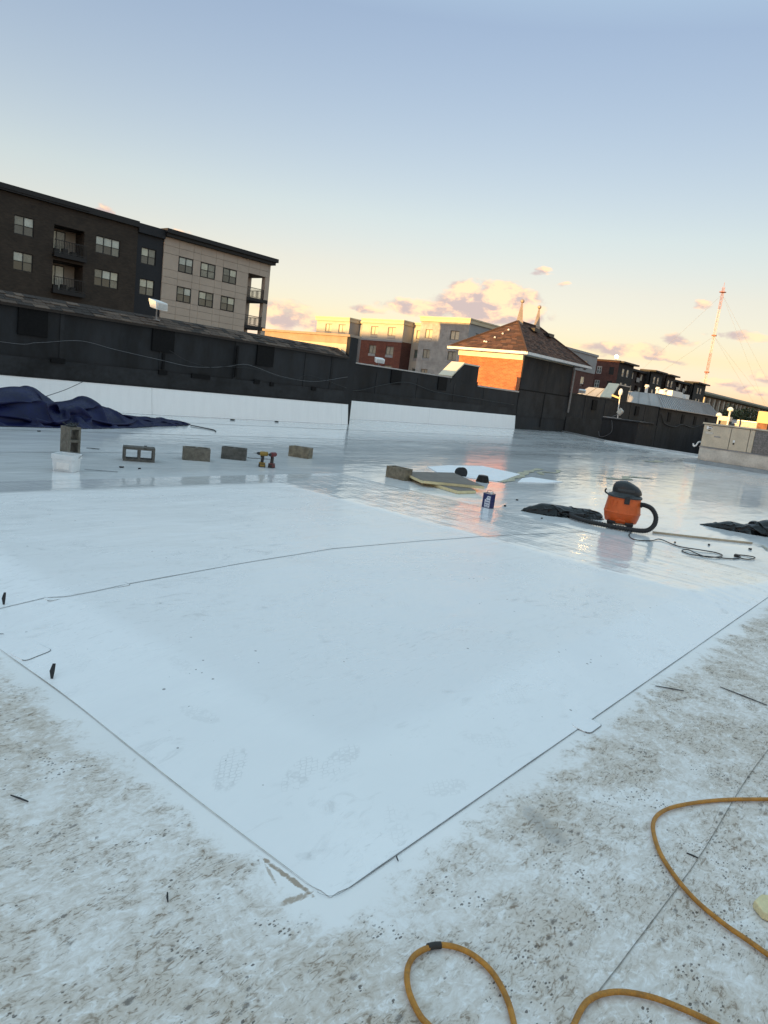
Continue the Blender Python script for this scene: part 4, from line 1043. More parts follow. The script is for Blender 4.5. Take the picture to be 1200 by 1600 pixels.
MB().hexa([(38.52, 15.35, 2.30), (38.62, 15.35, 2.30), (38.62, 15.85, 2.42), (38.52, 15.85, 2.42), (38.52, 15.35, 2.38), (38.62, 15.35, 2.38), (38.62, 15.85, 2.52), (38.52, 15.85, 2.52)]).build('side_arm', M['ac_yellow'], wl)
bx2 = MB().box(-.16, .16, -.06, .06, -.16, .16).xf(Matrix.Translation((38.5, 15.2, 1.62)) @ Matrix.Rotation(R(35), 4, 'X') @ Matrix.Rotation(R(60), 4, 'Z')).build('junction_box', M['ac_curb'], wl, bevel=.01)
o = MB().tube(spline([(38.4, 15.2, 1.5), (38.1, 15.45, 1.26), (37.93, 15.3, .9), (37.9, 15.25, .5), (37.9, 15.55, .22), (37.9, 15.85, .15), (37.88, 16.0, .42)], 8), .014, 6).build('cable', M['grey_cable'], wl, smooth=True)
o = MB().box(37.95, 38.6, 15.1, 15.9, 1.232, 1.27).build('scrap_plank', M['ac_grey'])
tag(o, 'grey scrap plank lying on the dark plinth box', 'plank')

# ---------------------------------------------- packaged air handler
ac = thing('air_conditioner', 'beige packaged rooftop air conditioner on a stained curb at right edge', 'air conditioner', (30.2, 6, 0))
MB().hexa([(28.72, 3.2, .003), (31.6, 3.2, .003), (31.6, 8.55, .003), (28.72, 8.55, .003), (28.85, 3.3, .13), (31.5, 3.3, .13), (31.5, 8.42, .13), (28.85, 8.42, .13)]).build('base_flange', M['ac_grey'], ac, bevel=.01)
MB().box(29.02, 31.3, 3.5, 8.08, .131, .62).build('curb', M['ac_curb'], ac, bevel=.01)
MB().box(29.0, 31.34, 3.45, 8.1, .622, .66).build('base_rail', M['ac_grey'], ac)
MB().box(29.06, 31.28, 3.5, 8.05, .661, 1.52).build('cabinet', M['ac_grey'], ac)
for (y0, y1) in ((7.07, 8.06), (6.42, 7.05), (6.24, 6.40), (5.50, 5.57), (4.6, 5.48), (3.5, 4.58)):
    p = MB().box(28.99, 29.058, y0, y1, .67, 1.50).build('access_panel', M['ac_beige'], ac, bevel=.008)
    if y1 > 8: MB().box(28.975, 28.989, 7.4, 7.62, 1.07, 1.11).build('nameplate', M['ac_grey'], p)
    if y1 > 8:
        MB().box(28.978, 28.989, 7.75, 7.95, 1.34, 1.46).build('label_plate', M['lamp_white'], p)
        for k, zz in enumerate((1.42, 1.35, 1.28)): MB().box(28.974, 28.977, 7.74+.03*k, 7.88, zz, zz+.03).build('label_mark', M['black_plastic'], p)
        MB().box(28.978, 28.989, 7.68, 7.97, 1.16, 1.24).build('label_plate', M['ac_curb'], p)
    if abs(y0-6.42) < .01:
        MB().box(28.965, 28.989, 6.86, 6.93, .96, 1.05).build('latch', M['lamp_white'], p); MB().box(28.965, 28.989, 6.87, 6.92, .88, .94).build('latch', M['black_plastic'], p)
MB().box(29.03, 29.057, 5.58, 6.23, .67, 1.50).build('condenser_coil', M['coil'], ac)
cg = MB()
for i in range(26):
    y = 5.6+i*.025; cg.box(29.018, 29.029, y-.003, y+.003, .68, 1.49)
for i in range(10):
    z = .70+i*.085; cg.box(29.006, 29.017, 5.58, 6.23, z-.004, z+.004)
cg.build('coil_guard', M['ac_grey'], ac)
MB().box(28.95, 31.36, 3.42, 8.12, 1.521, 1.58).build('top_lid', M['ac_beige'], ac, bevel=.012)
MB().tube(spline([(29.3, 8.07, .80), (29.2, 8.2, .80), (29.15, 8.26, .66), (29.15, 8.34, .62), (29.15, 8.38, .72)], 6), .03, 8).build('drain_trap', M['lamp_white'], ac)
# other units and vents beyond
u2 = thing('rooftop_unit', 'long grey flat-topped rooftop unit behind the beige air conditioner', 'rooftop unit', (48, 9.6, -1.6))
MB().box(47.0, 50.0, 8.4, 11.6, -1.6, 1.95).build('cabinet', M['ac_grey'], u2, bevel=.02); MB().box(46.95, 50.05, 8.35, 11.65, 1.952, 2.02).build('top_lid', M['metal_cap'], u2)
MB().box(46.93, 46.99, 11.2, 11.5, 1.75, 1.95).build('label_plate', M['lamp_white'], u2)
u3 = thing('rooftop_unit', 'small mustard yellow rooftop box catching sun at the right edge', 'rooftop unit', (45, 9.4, -1.6))
MB().box(44.7, 45.5, 9.05, 9.68, 1.95, 2.62).build('cabinet', M['ac_yellow'], u3, bevel=.03); MB().box(44.75, 45.45, 9.1, 9.63, -1.6, 1.949).build('stand', M['rust'], u3)
for (x, y, h, lb) in ((45.0, 11.25, 2.42, 'white domed roof vent on a thin pipe beside the mansard'), (46.5, 12.2, 2.05, 'smaller white domed roof vent left of the tall one')):
    t = thing('roof_vent', lb, 'vent', (x, y, -1.6))
    MB().tube([(x, y, -1.6), (x, y, h)], .05, 8).build('pipe', M['lamp_white'], t)
    MB().lathe([(.08, 0), (.17, .04), (.18, .12), (.12, .22), (.02, .26)], 16, (x, y, h)).build('cap', M['lamp_white'], t, smooth=True)
t = thing('rooftop_unit', 'small cream rooftop box between the two domed vents', 'rooftop unit', (46, 11.6, -1.6))
MB().box(45.7, 46.3, 11.35, 11.95, 1.85, 2.12).build('cabinet', M['ac_curb'], t, bevel=.01); MB().box(45.8, 46.2, 11.45, 11.85, -1.6, 1.849).build('stand', M['black_plastic'], t)

# ================================================================== NEW MEMBRANE PATCH
def ss(a, b_, x):
    t = min(1, max(0, (x-a)/(b_-a))); return t*t*(3-2*t)
PX0, PX1, PY0, PY1 = 1.41, 8.40, 1.16, 7.80
def plateau(x, y):
    lx = min(1, max(0, (x-PX0)/.58)); hx = min(1, max(0, (PX1+.05-x)/2.15)); ly = min(1, max(0, (y-PY0)/.47)); hy = min(1, max(0, (PY1-y)/.95))
    f_ = lambda t: t
    w = .0026*mn.noise(Vector((x*1.3, y*1.3, 0)))+.0012*mn.noise(Vector((x*3.7+5, y*2.2, 3)))
    # shallow wrinkles running across the far slopes
    if x > 5.6 or y > 6.4:
        k = min(1, max(0, max((x-5.6)/.8, (y-6.4)/.6)))
        w += k*.0035*(1-abs(mn.noise(Vector(((x*.9+y*.5)*1.2, (y-x*.35)*3.4, 2)))))**3
    e = min((x-PX0), (PX1-x), (y-PY0), (PY1-y))
    return .0004+.0028*min(1, max(0, (x-PX0)/.06))+.07*min(f_(lx), f_(hx), f_(ly), f_(hy))+w*min(1, max(0, e/.15))
def edge_wobble(x, y):
    return .018*mn.noise(Vector((x*.9, y*.9, 7)))
SEAM = [(1.3, 3.95), (1.62, 3.93), (1.86, 3.91), (1.95, 3.84), (2.12, 3.85), (2.38, 3.89), (3.3, 3.96), (4.34, 4.0), (5.4, 3.86), (6.3, 3.70), (7.2, 3.60), (8.6, 3.42)]
def seam_y(x):
    for (a, ya), (c, yc) in zip(SEAM, SEAM[1:]):
        if a <= x <= c: return ya+(yc-ya)*(x-a)/(c-a)
    return SEAM[-1][1]
def near_warp(x, y):
    t = (y-PY0)/(4.0-PY0); return x, PY0+(seam_y(x)+.10-PY0)*t if t > .001 else y
def far_warp(x, y):
    t = (y-4.0)/(PY1-4.0); return x, (seam_y(x))*(1-t)+y*t
sh1 = thing('membrane_sheet', 'smooth new white membrane sheet nearest the camera with a pointed corner', 'membrane sheet', (2, 2, 0))
def make_sheet(parent, warp, y0, y1, nv, zoff):
    v = []; f = []; nu = 150
    for j in range(nv+1):
        for i in range(nu+1):
            x = PX0+(PX1-PX0)*i/nu; y = y0+(y1-y0)*j/nv
            if i in (0, nu): x += edge_wobble(x, y)
            x, y = warp(x, y)
            # round the two near corners
            if y < PY0+.06 and (x < PX0+.06): x = max(x, PX0+.015); y = max(y, PY0+.01)
            v.append((x, y, plateau(x, y)+zoff))
    for j in range(nv):
        for i in range(nu):
            k = j*(nu+1)+i; f.append((k, k+1, k+nu+2, k+nu+1))
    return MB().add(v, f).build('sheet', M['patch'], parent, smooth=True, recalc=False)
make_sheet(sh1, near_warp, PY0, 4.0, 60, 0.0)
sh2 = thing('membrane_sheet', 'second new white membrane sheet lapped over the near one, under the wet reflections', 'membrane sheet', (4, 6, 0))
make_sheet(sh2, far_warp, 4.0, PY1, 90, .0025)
M['cut_edge'] = mat('cut_edge', (.20, .20, .20), .8, .35, 7)
M['cut_edge_dirty'] = mat('cut_edge_dirty', (.50, .46, .40), .85, .30, 7)
def edge_strip(pts, w, material, parent, name, zoff=.0):
    v = []; f = []
    P = [Vector((x, y, 0)) for x, y in pts]
    for i, p in enumerate(P):
        t = (P[min(i+1, len(P)-1)]-P[max(i-1, 0)]).normalized(); n_ = Vector((-t.y, t.x, 0))
        ww = w*(.7+.6*mn.noise(Vector((p.x*4, p.y*4, 1)))*1.0)
        for s_ in (-1, 1):
            q = p+n_*s_*ww/2; zz = max(plateau(min(max(q.x, PX0), PX1), min(max(q.y, PY0), PY1)), .004)+zoff
            v.append((q.x, q.y, zz))
        if i: f.append((2*i-2, 2*i-1, 2*i+1, 2*i))
    return MB().add(v, f).build(name, material, parent, recalc=False)
def seg(a, c, n): return [(a[0]+(c[0]-a[0])*i/n, a[1]+(c[1]-a[1])*i/n) for i in range(n+1)]
edge_strip([(x, seam_y(x)) for x in [PX0+(PX1-PX0)*i/160 for i in range(161)]], .0032, mat('seam_edge', (.30, .30, .30), .8, .35, 5), sh2, 'cut_edge', .0048)
edge_strip([(x, y+edge_wobble(y, x)*.0-.001) for x, y in seg((PX0+.05, PY0), (PX1, PY0), 160)], .0042, M['cut_edge'], sh1, 'cut_edge', .0012)
edge_strip([(x+edge_wobble(x, y), y) for x, y in seg((PX0, PY0+.05), (PX0, 3.95), 80)], .0035, M['cut_edge_dirty'], sh1, 'cut_edge', .0012)
edge_strip([(PX0+.05-.05*math.sin(t), PY0+.05-.05*math.cos(t)) for t in [math.pi/2*i/8 for i in range(9)]], .005, M['cut_edge'], sh1, 'cut_edge', .0016)
edge_strip([(x+edge_wobble(x, y), y) for x, y in seg((PX0, 3.95), (PX0, PY1), 80)], .006, M['cut_edge_dirty'], sh2, 'cut_edge', .0045)
edge_strip([(x, y) for x, y in seg((2.6, 6.98), (8.1, 7.08), 120)], .0065, M['cut_edge'], sh2, 'lap_line', .0048)
# T-joint cover patches with rounded corners
def cover(cx, cy, w, h, rot, label):
    pts = []; r_ = .025
    for (sx, sy, a0) in ((1, 1, 0), (-1, 1, 90), (-1, -1, 180), (1, -1, 270)):
        for k in range(5):
            a = R(a0+k*22.5); pts.append((sx*(w/2-r_)+r_*math.cos(a), sy*(h/2-r_)+r_*math.sin(a)))
    ca, sa = math.cos(rot), math.sin(rot)
    P = [(cx+x*ca-y*sa, cy+x*sa+y*ca) for x, y in pts]
    c = thing('joint_cover', label, 'membrane patch', (cx, cy, 0), 'small joint cover patches')
    n = len(P); hf = lambda x, y: max(plateau(min(max(x, PX0), PX1), min(max(y, PY0), PY1)), .001)+.003
    MB().add([(x, y, hf(x, y)) for x, y in P]+[(x, y, hf(x, y)-.0035) for x, y in P], [tuple(range(n))]+[(i, (i+1) % n, n+(i+1) % n, n+i) for i in range(n)]).build('patch', M['patch'], c, recalc=False)
    v = []; f = []
    for i, (x, y) in enumerate(P[10:]+P[:1]):
        d = (Vector((x, y))-Vector((cx, cy))).normalized()*.0035
        v += [(x, y, hf(x, y)+.0008), (x+d.x, y+d.y, hf(x, y)-.001)]
        if i: f.append((2*i-2, 2*i, 2*i+1, 2*i-1))
    MB().add(v, f).build('cut_edge', M['cut_edge'], c, recalc=False)
cover(1.50, 3.305, .14, .14, R(8), 'small rounded joint cover at the left edge of the patch')
cover(3.19, 1.15, .15, .10, R(0), 'small rounded joint cover at the near right edge of the patch')
cover(2.10, 3.90, .52, .10, R(2), 'long rounded joint cover on the seam across the patch')

# ---------------------------------------------- concrete blocks
def block_mb():
    """two-core block, length X, cores through Y, height Z, base centre at origin"""
    mb = MB(); L, D, Hh = .40, .19, .19
    xs = [-L/2, -L/2+.034, -.017, .017, L/2-.034, L/2]; zs = [0, .034, Hh-.034, Hh]
    for i in range(5):
        for j in range(3):
            if i in (1, 3) and j == 1: continue
            for y, flip in ((-D/2, 0), (D/2, 1)):
                q = [(xs[i], y, zs[j]), (xs[i+1], y, zs[j]), (xs[i+1], y, zs[j+1]), (xs[i], y, zs[j+1])]
                mb.add(q, [(0, 1, 2, 3) if not flip else (3, 2, 1, 0)])
    for i in (1, 3):
        a, c, d, e = xs[i], xs[i+1], zs[1], zs[2]
        for p, q in (((a, d), (c, d)), ((c, d), (c, e)), ((c, e), (a, e)), ((a, e), (a, d))):
            mb.add([(p[0], -D/2, p[1]), (q[0], -D/2, q[1]), (q[0], D/2, q[1]), (p[0], D/2, p[1])], [(0, 1, 2, 3)])
    for i in range(5):
        for z in (0, Hh): mb.add([(xs[i], -D/2, z), (xs[i+1], -D/2, z), (xs[i+1], D/2, z), (xs[i], D/2, z)], [(0, 1, 2, 3)])
    for j in range(3):
        for x in (-L/2, L/2): mb.add([(x, -D/2, zs[j]), (x, D/2, zs[j]), (x, D/2, zs[j+1]), (x, -D/2, zs[j+1])], [(0, 1, 2, 3)])
    return mb
def cmu(label, loc, rz, mode, material, s=1.0):
    mb = block_mb()
    if mode == 'flat_core_up': mb.xf(Matrix.Translation((0, 0, .095)) @ Matrix.Rotation(R(90), 4, 'X') @ Matrix.Translation((0, 0, -.095)))
    if mode == 'upright': mb.xf(Matrix.Translation((0, 0, .20)) @ Matrix.Rotation(R(90), 4, 'Y') @ Matrix.Translation((0, 0, -.095)))
    mb.v = [(x*s+.002*mn.noise(Vector((x*30, y*30, z*30))), y*s+.002*mn.noise(Vector((x*30+9, y*30, z*30))), z*s) for x, y, z in mb.v]
    o = mb.build('concrete_block', M[material], bevel=.004)
    o.location = loc; o.rotation_euler[2] = rz
    return tag(o, label, 'concrete block', 'concrete blocks weighing down the roof')
# facing angle helper: turn the block's -Y side toward the camera, then twist
def face(x, y, twist=0): return math.atan2(y, x)-math.pi/2+R(twist)
cmu('concrete block standing on end behind the white bucket', (4.87, 9.72, 0), face(4.87, 9.72, 33), 'upright', 'concrete')
cmu('concrete block on its side with two square holes facing the camera', (5.6, 9.15, 0), face(5.6, 9.15, 3), 'cores', 'concrete_dark', 1.08)
cmu('concrete block with plain pale face, right of the one with open holes', (6.62, 9.2, 0), face(6.6, 9.2, 4), 'flat_core_up', 'concrete', 1.03)
cmu('darker plain concrete block just left of the two drills', (7.42, 9.28, 0), face(7.4, 9.3, -4), 'flat_core_up', 'concrete_dark', 1.0)
cmu('tan concrete block turned at an angle right of the drills', (9.12, 9.48, 0), face(9.1, 9.5, -24), 'flat_core_up', 'concrete_tan', 1.0)
cmu('concrete block sitting against the grey insulation boards', (9.20, 7.18, 0), face(9.2, 7.15, -38), 'flat_core_up', 'concrete_tan', 1.0)

# debris heap on the standing block
mb = MB(); rnd = random.Random(4)
for k in range(46):
    a = rnd.uniform(0, 6.28); r_ = rnd.uniform(0, .075); L = rnd.uniform(.03, .09); p = Vector((4.87+r_*math.cos(a), 9.72+r_*math.sin(a), .404+rnd.uniform(0, .015)))
    d = Vector((rnd.gauss(0, 1), rnd.gauss(0, 1), rnd.uniform(.1, 1.0))).normalized()*L
    mb.tube([p, p+d*.6, p+d+Vector((0, 0, -.01))], .006, 5)
mb.lathe([(.08, 0), (.07, .02), (.03, .035)], 10, (4.87, 9.72, .4005))
tag(mb.build('debris_heap', M['debris']), 'small heap of dark scraps on top of the upright block', 'debris')

# white bucket
bk = thing('bucket', 'white square plastic bucket standing in front of the upright block', 'bucket', (4.18, 8.42, 0), rz=face(4.18, 8.42, -24), world=False)
def rr_rect(w, d, r_, n=5):
    pts = []
    for (sx, sy, a0) in ((1, 1, 0), (-1, 1, 90), (-1, -1, 180), (1, -1, 270)):
        for k in range(n+1):
            a = R(a0+k*90/n); pts.append((sx*(w/2-r_)+r_*math.cos(a), sy*(d/2-r_)+r_*math.sin(a)))
    return pts
def loft(mb, rings):
    n = len(rings[0]); v = [p for r_ in rings for p in r_]; f = []
    for j in range(len(rings)-1):
        for i in range(n): f.append((j*n+i, j*n+(i+1) % n, (j+1)*n+(i+1) % n, (j+1)*n+i))
    return mb.add(v, f)
prof = [(.212, 0), (.218, .004), (.230, .150), (.232, .151), (.246, .152), (.250, .208), (.242, .21), (.226, .206), (.212, .02)]
mb = MB(); loft(mb, [[(x, y, z) for x, y in rr_rect(w*1.16, w, .026)] for w, z in prof])
n_ = len(rr_rect(1, 1, .1)); mb.f.append(tuple(range(n_))); mb.f.append(tuple(range(len(mb.v)-n_, len(mb.v))))
smooth_by_angle(mb.build('pail', M['bucket'], bk), 35)
MB().tube(spline([(-.147, 0, .17), (-.155, .03, .19), (-.152, .10, .205), (-.08, .135, .214), (.08, .135, .214), (.152, .10, .205), (.155, .03, .19), (.147, 0, .17)], 6), .0035, 6).build('handle', M['steel_grey'], bk)
MB().box(-.07, .08, -.1155, -.1135, .03, .11).build('label_patch', M['lamp_white'], bk)

# ---------------------------------------------- heaped fabrics
import numpy as np
def heap(name, material, length, width, tab, loc, rz, label, cat, nu, nv, slack_u, slack_v, seed, steps=150, bend=.05, rough_z=.12):
    """loose sheet settled by a small mass-spring solver over a few humps"""
    rg = np.random.RandomState(seed)
    U, W = np.meshgrid(np.linspace(0, 1, nu), np.linspace(-1, 1, nv), indexing='ij')
    T = np.array([lerp_table(tab, u) for u in np.linspace(0, 1, nu)])
    US = np.linspace(0, 1, nu)
    wd = T[:, 1][:, None]*width
    P = np.stack([U*length, T[:, 2][:, None]+W*wd, np.zeros_like(U)], -1)
    for k in range(9):
        f1, f2, ph = rg.uniform(2, 9), rg.uniform(1, 5), rg.uniform(0, 6.28)
        P[..., 2] += rough_z*rg.uniform(.2, 1)*np.sin(U*length*f1+W*f2+ph)*T[:, 0][:, None]
    ru = length/(nu-1)*slack_u; rv = (2*width*np.maximum(T[:, 1], .25)/(nv-1)*slack_v)[:, None]
    def obst(p):
        u = np.clip(p[..., 0]/length, 0, 1)
        h = np.interp(u, US, T[:, 0]); w = np.interp(u, US, T[:, 1])*width*.72; c = np.interp(u, US, T[:, 2])
        t = np.clip(1-((p[..., 1]-c)/np.maximum(w, .02))**2, 0, 1)
        return .004+.88*h*t**.8
    P[..., 2] = np.abs(P[..., 2])+obst(P)+.05*T[:, 0][:, None]
    P[..., 2] += rg.normal(0, .35, P.shape[:2])*ru
    for e_ in (P[0], P[-1], P[:, 0], P[:, -1]): e_[:, 2] = .004
    E0, E1, E2, E3 = P[0].copy(), P[-1].copy(), P[:, 0].copy(), P[:, -1].copy()
    Q = P.copy()
    def con(A, B, r_, k):
        d = B-A; L = np.linalg.norm(d, axis=-1, keepdims=True)+1e-9
        c = d*((L-r_)/L)*.5*k
        A += c; B -= c
    def settle(P, Q, nu, nv, ru, rvb, steps, bend, pins):
        dg = np.sqrt(ru**2+rvb[:-1]**2)
        for st in range(steps):
            v = (P-Q)*.92; Q = P.copy(); P = P+v; P[..., 2] -= .0022
            for it in range(5):
                for o_ in (0, 1):
                    n1 = (nu-o_)//2; con(P[o_:o_+2*n1:2], P[o_+1:o_+2*n1:2], ru, 1.0)
                    m1 = (nv-o_)//2; con(P[:, o_:o_+2*m1:2], P[:, o_+1:o_+2*m1:2], rvb[:, o_:o_+2*m1:2][:, :m1], 1.0)
                con(P[:-1, :-1], P[1:, 1:], dg, .35); con(P[1:, :-1], P[:-1, 1:], dg, .35)
                for o_ in (0, 1):
                    k1 = len(P[o_:-2:4]); con(P[o_:-2:4], P[o_+2::4][:k1], 2*ru, bend)
                    k2 = P[:, o_:-2:4].shape[1]; con(P[:, o_:-2:4], P[:, o_+2::4][:, :k2], 2*rvb[:, o_:-1:4][:, :k2], bend)
                P[..., 2] = np.maximum(P[..., 2], obst(P))
                P[0], P[-1], P[:, 0], P[:, -1] = pins
        return P
    P = settle(P, Q, nu, nv, ru, np.broadcast_to(rv, (nu, nv-1))[..., None], steps, bend, (E0, E1, E2, E3))
    # refine: twice the vertices, a little more slack, small second folds
    def up2(A):
        B = np.zeros((A.shape[0]*2-1,)+A.shape[1:]); B[::2] = A; B[1::2] = (A[1:]+A[:-1])/2; return B
    P = up2(P); P = up2(P.transpose(1, 0, 2)).transpose(1, 0, 2)
    du = np.linalg.norm(np.diff(P, axis=0), axis=-1).mean(); dv = np.linalg.norm(np.diff(P, axis=1), axis=-1)
    nu, nv = P.shape[:2]; P[..., 2] += np.abs(rg.normal(0, .10*du, P.shape[:2]))
    pins = (P[0].copy(), P[-1].copy(), P[:, 0].copy(), P[:, -1].copy())
    P = settle(P, P.copy(), nu, nv, du*1.05, (dv*1.06)[..., None], 45, .12, pins)
    v = [tuple(map(float, p)) for p in P.reshape(-1, 3)]
    f = [(i*nv+j, (i+1)*nv+j, (i+1)*nv+j+1, i*nv+j+1) for i in range(nu-1) for j in range(nv-1)]
    o = MB().add(v, f).build(name, material, smooth=True, recalc=False)
    ms_ = o.modifiers.new('smooth', 'SUBSURF'); ms_.levels = 1; ms_.render_levels = 1
    o.location = loc; o.rotation_euler[2] = rz
    return tag(o, label, cat)
def lerp_table(tab, u):
    for a, c in zip(tab, tab[1:]):
        if a[0] <= u <= c[0]:
            t = (u-a[0])/(c[0]-a[0]); t = t*t*(3-2*t)
            return tuple(p+(q-p)*t for p, q in zip(a[1:], c[1:]))
    return tab[-1][1:]
TARP = [(0, .30, .7, 0.3), (.12, .42, .95, .2), (.27, .52, 1.0, .15), (.40, .72, 1.0, .1), (.465, .34, 1.0, .05), (.515, .44, .95, 0), (.57, .52, .85, 0), (.65, .36, .75, 0), (.72, .20, .6, 0), (.80, .16, .45, .05), (.88, .13, .38, .1), (.95, .09, .28, .15), (1, .02, .06, .15)]
heap('tarp', M['tarp'], 7.0, 1.25, TARP, (3.3, 13.75, 0), R(6), 'crumpled navy blue tarp heaped along the left parapet', 'tarp', 60, 26, 1.13, 1.42, 2, steps=130)
B1 = [(0, .01, .05, .05), (.10, .09, .35, .03), (.25, .16, .6, 0), (.45, .15, .7, 0), (.62, .13, .65, 0), (.8, .13, .6, 0), (.95, .10, .5, 0), (1, .03, .3, 0)]
heap('plastic_bag', M['bag'], 1.22, .34, B1, (8.82, 4.62, 0), R(-38), 'crumpled black plastic bag lying left of the orange vacuum', 'bag', 34, 18, 1.2, 1.5, 5, rough_z=.25)
B2 = [(0, .01, .05, .12), (.10, .06, .35, .08), (.22, .13, .55, .05), (.34, .11, .7, 0), (.5, .24, .85, 0), (.7, .26, .9, 0), (.88, .18, .8, 0), (1, .03, .3, 0)]
heap('plastic_bag', M['bag'], 1.9, .42, B2, (11.2, 2.85, 0), R(-52), 'crumpled black plastic bag at the right edge of the picture', 'bag', 38, 18, 1.2, 1.5, 9, rough_z=.25)
o = MB().tube(spline([(10.0, 14.2, .02), (10.06, 13.8, .015), (10.1, 13.45, .012), (9.93, 13.13, .012)], 8), .012, 6).build('rope', M['dark_cable'], smooth=True); tag(o, 'short black rope trailing from the end of the navy tarp', 'rope')
o = MB().tube(spline([(6.45, 14.1, .45), (7.55, 15.4, .56), (8.6, YL-.11, .70)], 8), .009, 6).build('rope', M['grey_cable'], smooth=True); tag(o, 'thin line stretched from the navy tarp to the parapet base', 'rope')

# ---------------------------------------------- cordless tools
def drill(label, loc, rz, body, chuck_len, big):
    t = thing('cordless_drill', label, 'drill', loc, 'cordless tools standing on the roof', rz, world=False)
    bat = MB().hexa([(-.050, -.036, 0), (.060, -.036, 0), (.060, .036, 0), (-.050, .036, 0), (-.046, -.034, .062), (.050, -.034, .055), (.050, .034, .055), (-.046, .034, .062)]).build('battery', M['vac_black'], t, bevel=.008)
    MB().box(-.035, .04, -.038, -.0365, .012, .045).build('battery_label', M[body], bat)
    MB().hexa([(-.028, -.020, .060), (.022, -.020, .056), (.022, .020, .056), (-.028, .020, .060), (-.012, -.019, .185), (.030, -.019, .175), (.030, .019, .175), (-.012, .019, .185)]).build('handle', M['vac_black'], t, bevel=.008)
    MB().box(-.045, .05, -.034, .034, .056, .074).build('foot', M[body], t, bevel=.006)
    mb = MB().lathe([(.024, -.072), (.036, -.060), (.038, .030), (.034, .050), (.022, .062)], 16); mb.xf(Matrix.Translation((.012, 0, .212)) @ Matrix.Rotation(R(-90), 4, 'Y'))
    smooth_by_angle(mb.build('motor_housing', M[body], t), 35)
    mb = MB().lathe([(.024, 0), (.026, .01), (.022, .03), (.012, chuck_len)], 14); mb.xf(Matrix.Translation((-.048, 0, .212)) @ Matrix.Rotation(R(-90), 4, 'Y'))
    mb.build('chuck', M['vac_black'], t, smooth=True)
    if big: MB().tube([(-.05-chuck_len, 0, .212), (-.10-chuck_len, 0, .212)], .004, 6).build('bit', M['steel_grey'], t)
    MB().box(-.030, -.014, -.010, .010, .150, .178).build('trigger', M['vac_black'], t, bevel=.003)
    return t
drill('yellow and black cordless drill, the left of the pair standing', (7.36, 8.5, 0), face(7.36, 8.5, 8), 'drill_yellow', .045, True)
drill('red and black cordless driver, the right of the pair standing', (7.475, 8.40, 0), face(7.56, 8.34, 55), 'drill_red', .03, False)
bl = MB().hexa([(7.80, 9.34, .004), (8.16, 9.20, .004), (8.17, 9.26, .004), (7.81, 9.42, .004), (7.80, 9.34, .012), (8.16, 9.20, .012), (8.17, 9.26, .012), (7.81, 9.42, .012)]).build('metal_bar', M['steel_grey'])
tag(bl, 'thin grey bar lying between the dark block and the drills', 'bar')

# ---------------------------------------------- insulation boards and leftovers
def board(label, pts, z, th, parent_mat='facer'):
    c = Vector((sum(p[0] for p in pts)/len(pts), sum(p[1] for p in pts)/len(pts)))
    t = thing('insulation_board', label, 'insulation board', (c.x, c.y, 0))
    MB().prism(pts, z, z+th-.004).build('foam_core', M['foam'], t)
    MB().prism([(c.x+(x-c.x)*.998, c.y+(y-c.y)*.998) for x, y in pts], z+th-.003, z+th).build('facer', M[parent_mat], t)
board('lower cream foam board poking out under the grey one', [(9.38, 7.10), (9.02, 5.86), (9.44, 5.80), (10.3, 6.9)], .004, .05)
board('upper insulation board with grey facer and cream foam edge', [(9.42, 7.28), (8.93, 6.50), (9.74, 5.84), (10.62, 7.05)], .058, .045)
def scrap_sheet(label, pts, material, z=.006, cat='membrane scrap', name='membrane_scrap'):
    n = len(pts)
    v = [(x, y, z+.004+.012*abs(mn.noise(Vector((x*1.7, y*1.7, 2))))) for x, y in pts]; c = (sum(p[0] for p in pts)/n, sum(p[1] for p in pts)/n, z+.012)
    o = MB().add(v+[c]+[(x, y, .0015) for x, y in pts], [(i, (i+1) % n, n) for i in range(n)]+[(i, (i+1) % n, n+1+(i+1) % n, n+1+i) for i in range(n)]).build(name, material, recalc=False)
    return tag(o, label, cat)
scrap_sheet('white offcut of membrane behind the insulation boards', [(10.7, 7.35), (11.4, 8.2), (12.3, 8.32), (13.4, 8.15), (13.2, 7.1), (11.45, 6.55), (11.1, 6.95)], mat('white_offcut', (.86, .865, .87), .55, .04, 3))
scrap_sheet('small white membrane offcut right of the ribbed drain domes', [(11.85, 6.40), (12.6, 6.72), (13.14, 6.80), (13.35, 6.2), (12.6, 6.2)], mat('white_offcut', (.86, .865, .87), .55, .04, 3))
M['white_offcut'] = mat('white_offcut', (.86, .865, .87), .55, .04, 3)
M['cream_scrap'] = mat('cream_scrap', (.46, .42, .30), .85, .25, 6)
def ribbon(label, pts, w, material, name='backing_strip', z=.008):
    P = [Vector((x, y, z)) for x, y in pts]; P = spline(P, 6); v = []; f = []
    for i, p in enumerate(P):
        t = (P[min(i+1, len(P)-1)]-P[max(i-1, 0)]).normalized(); n_ = Vector((-t.y, t.x, 0))
        ww = w*(.75+.7*mn.noise(Vector((p.x*3, p.y*3, 4))))
        dz = .012*abs(mn.noise(Vector((p.x*6, p.y*6, 1))))
        v += [p-n_*ww/2+Vector((0, 0, dz)), p+n_*ww/2+Vector((0, 0, dz*.4))]
        if i: f.append((2*i-2, 2*i, 2*i+1, 2*i-1))
    return tag(MB().add(v, f).build(name, material, recalc=False), label, 'strip')
ribbon('cream backing strip trailing away from the ribbed drain domes', [(11.42, 6.55), (12.0, 6.62), (12.4, 6.83), (13.0, 6.95), (13.4, 7.16), (14.2, 7.42), (15.2, 7.67)], .20, M['cream_scrap'])
ribbon('short cream backing strip crumpled on the far wet roof', [(14.0, 7.0), (14.5, 7.3), (15.0, 7.15), (15.7, 7.45)], .16, M['cream_scrap'])
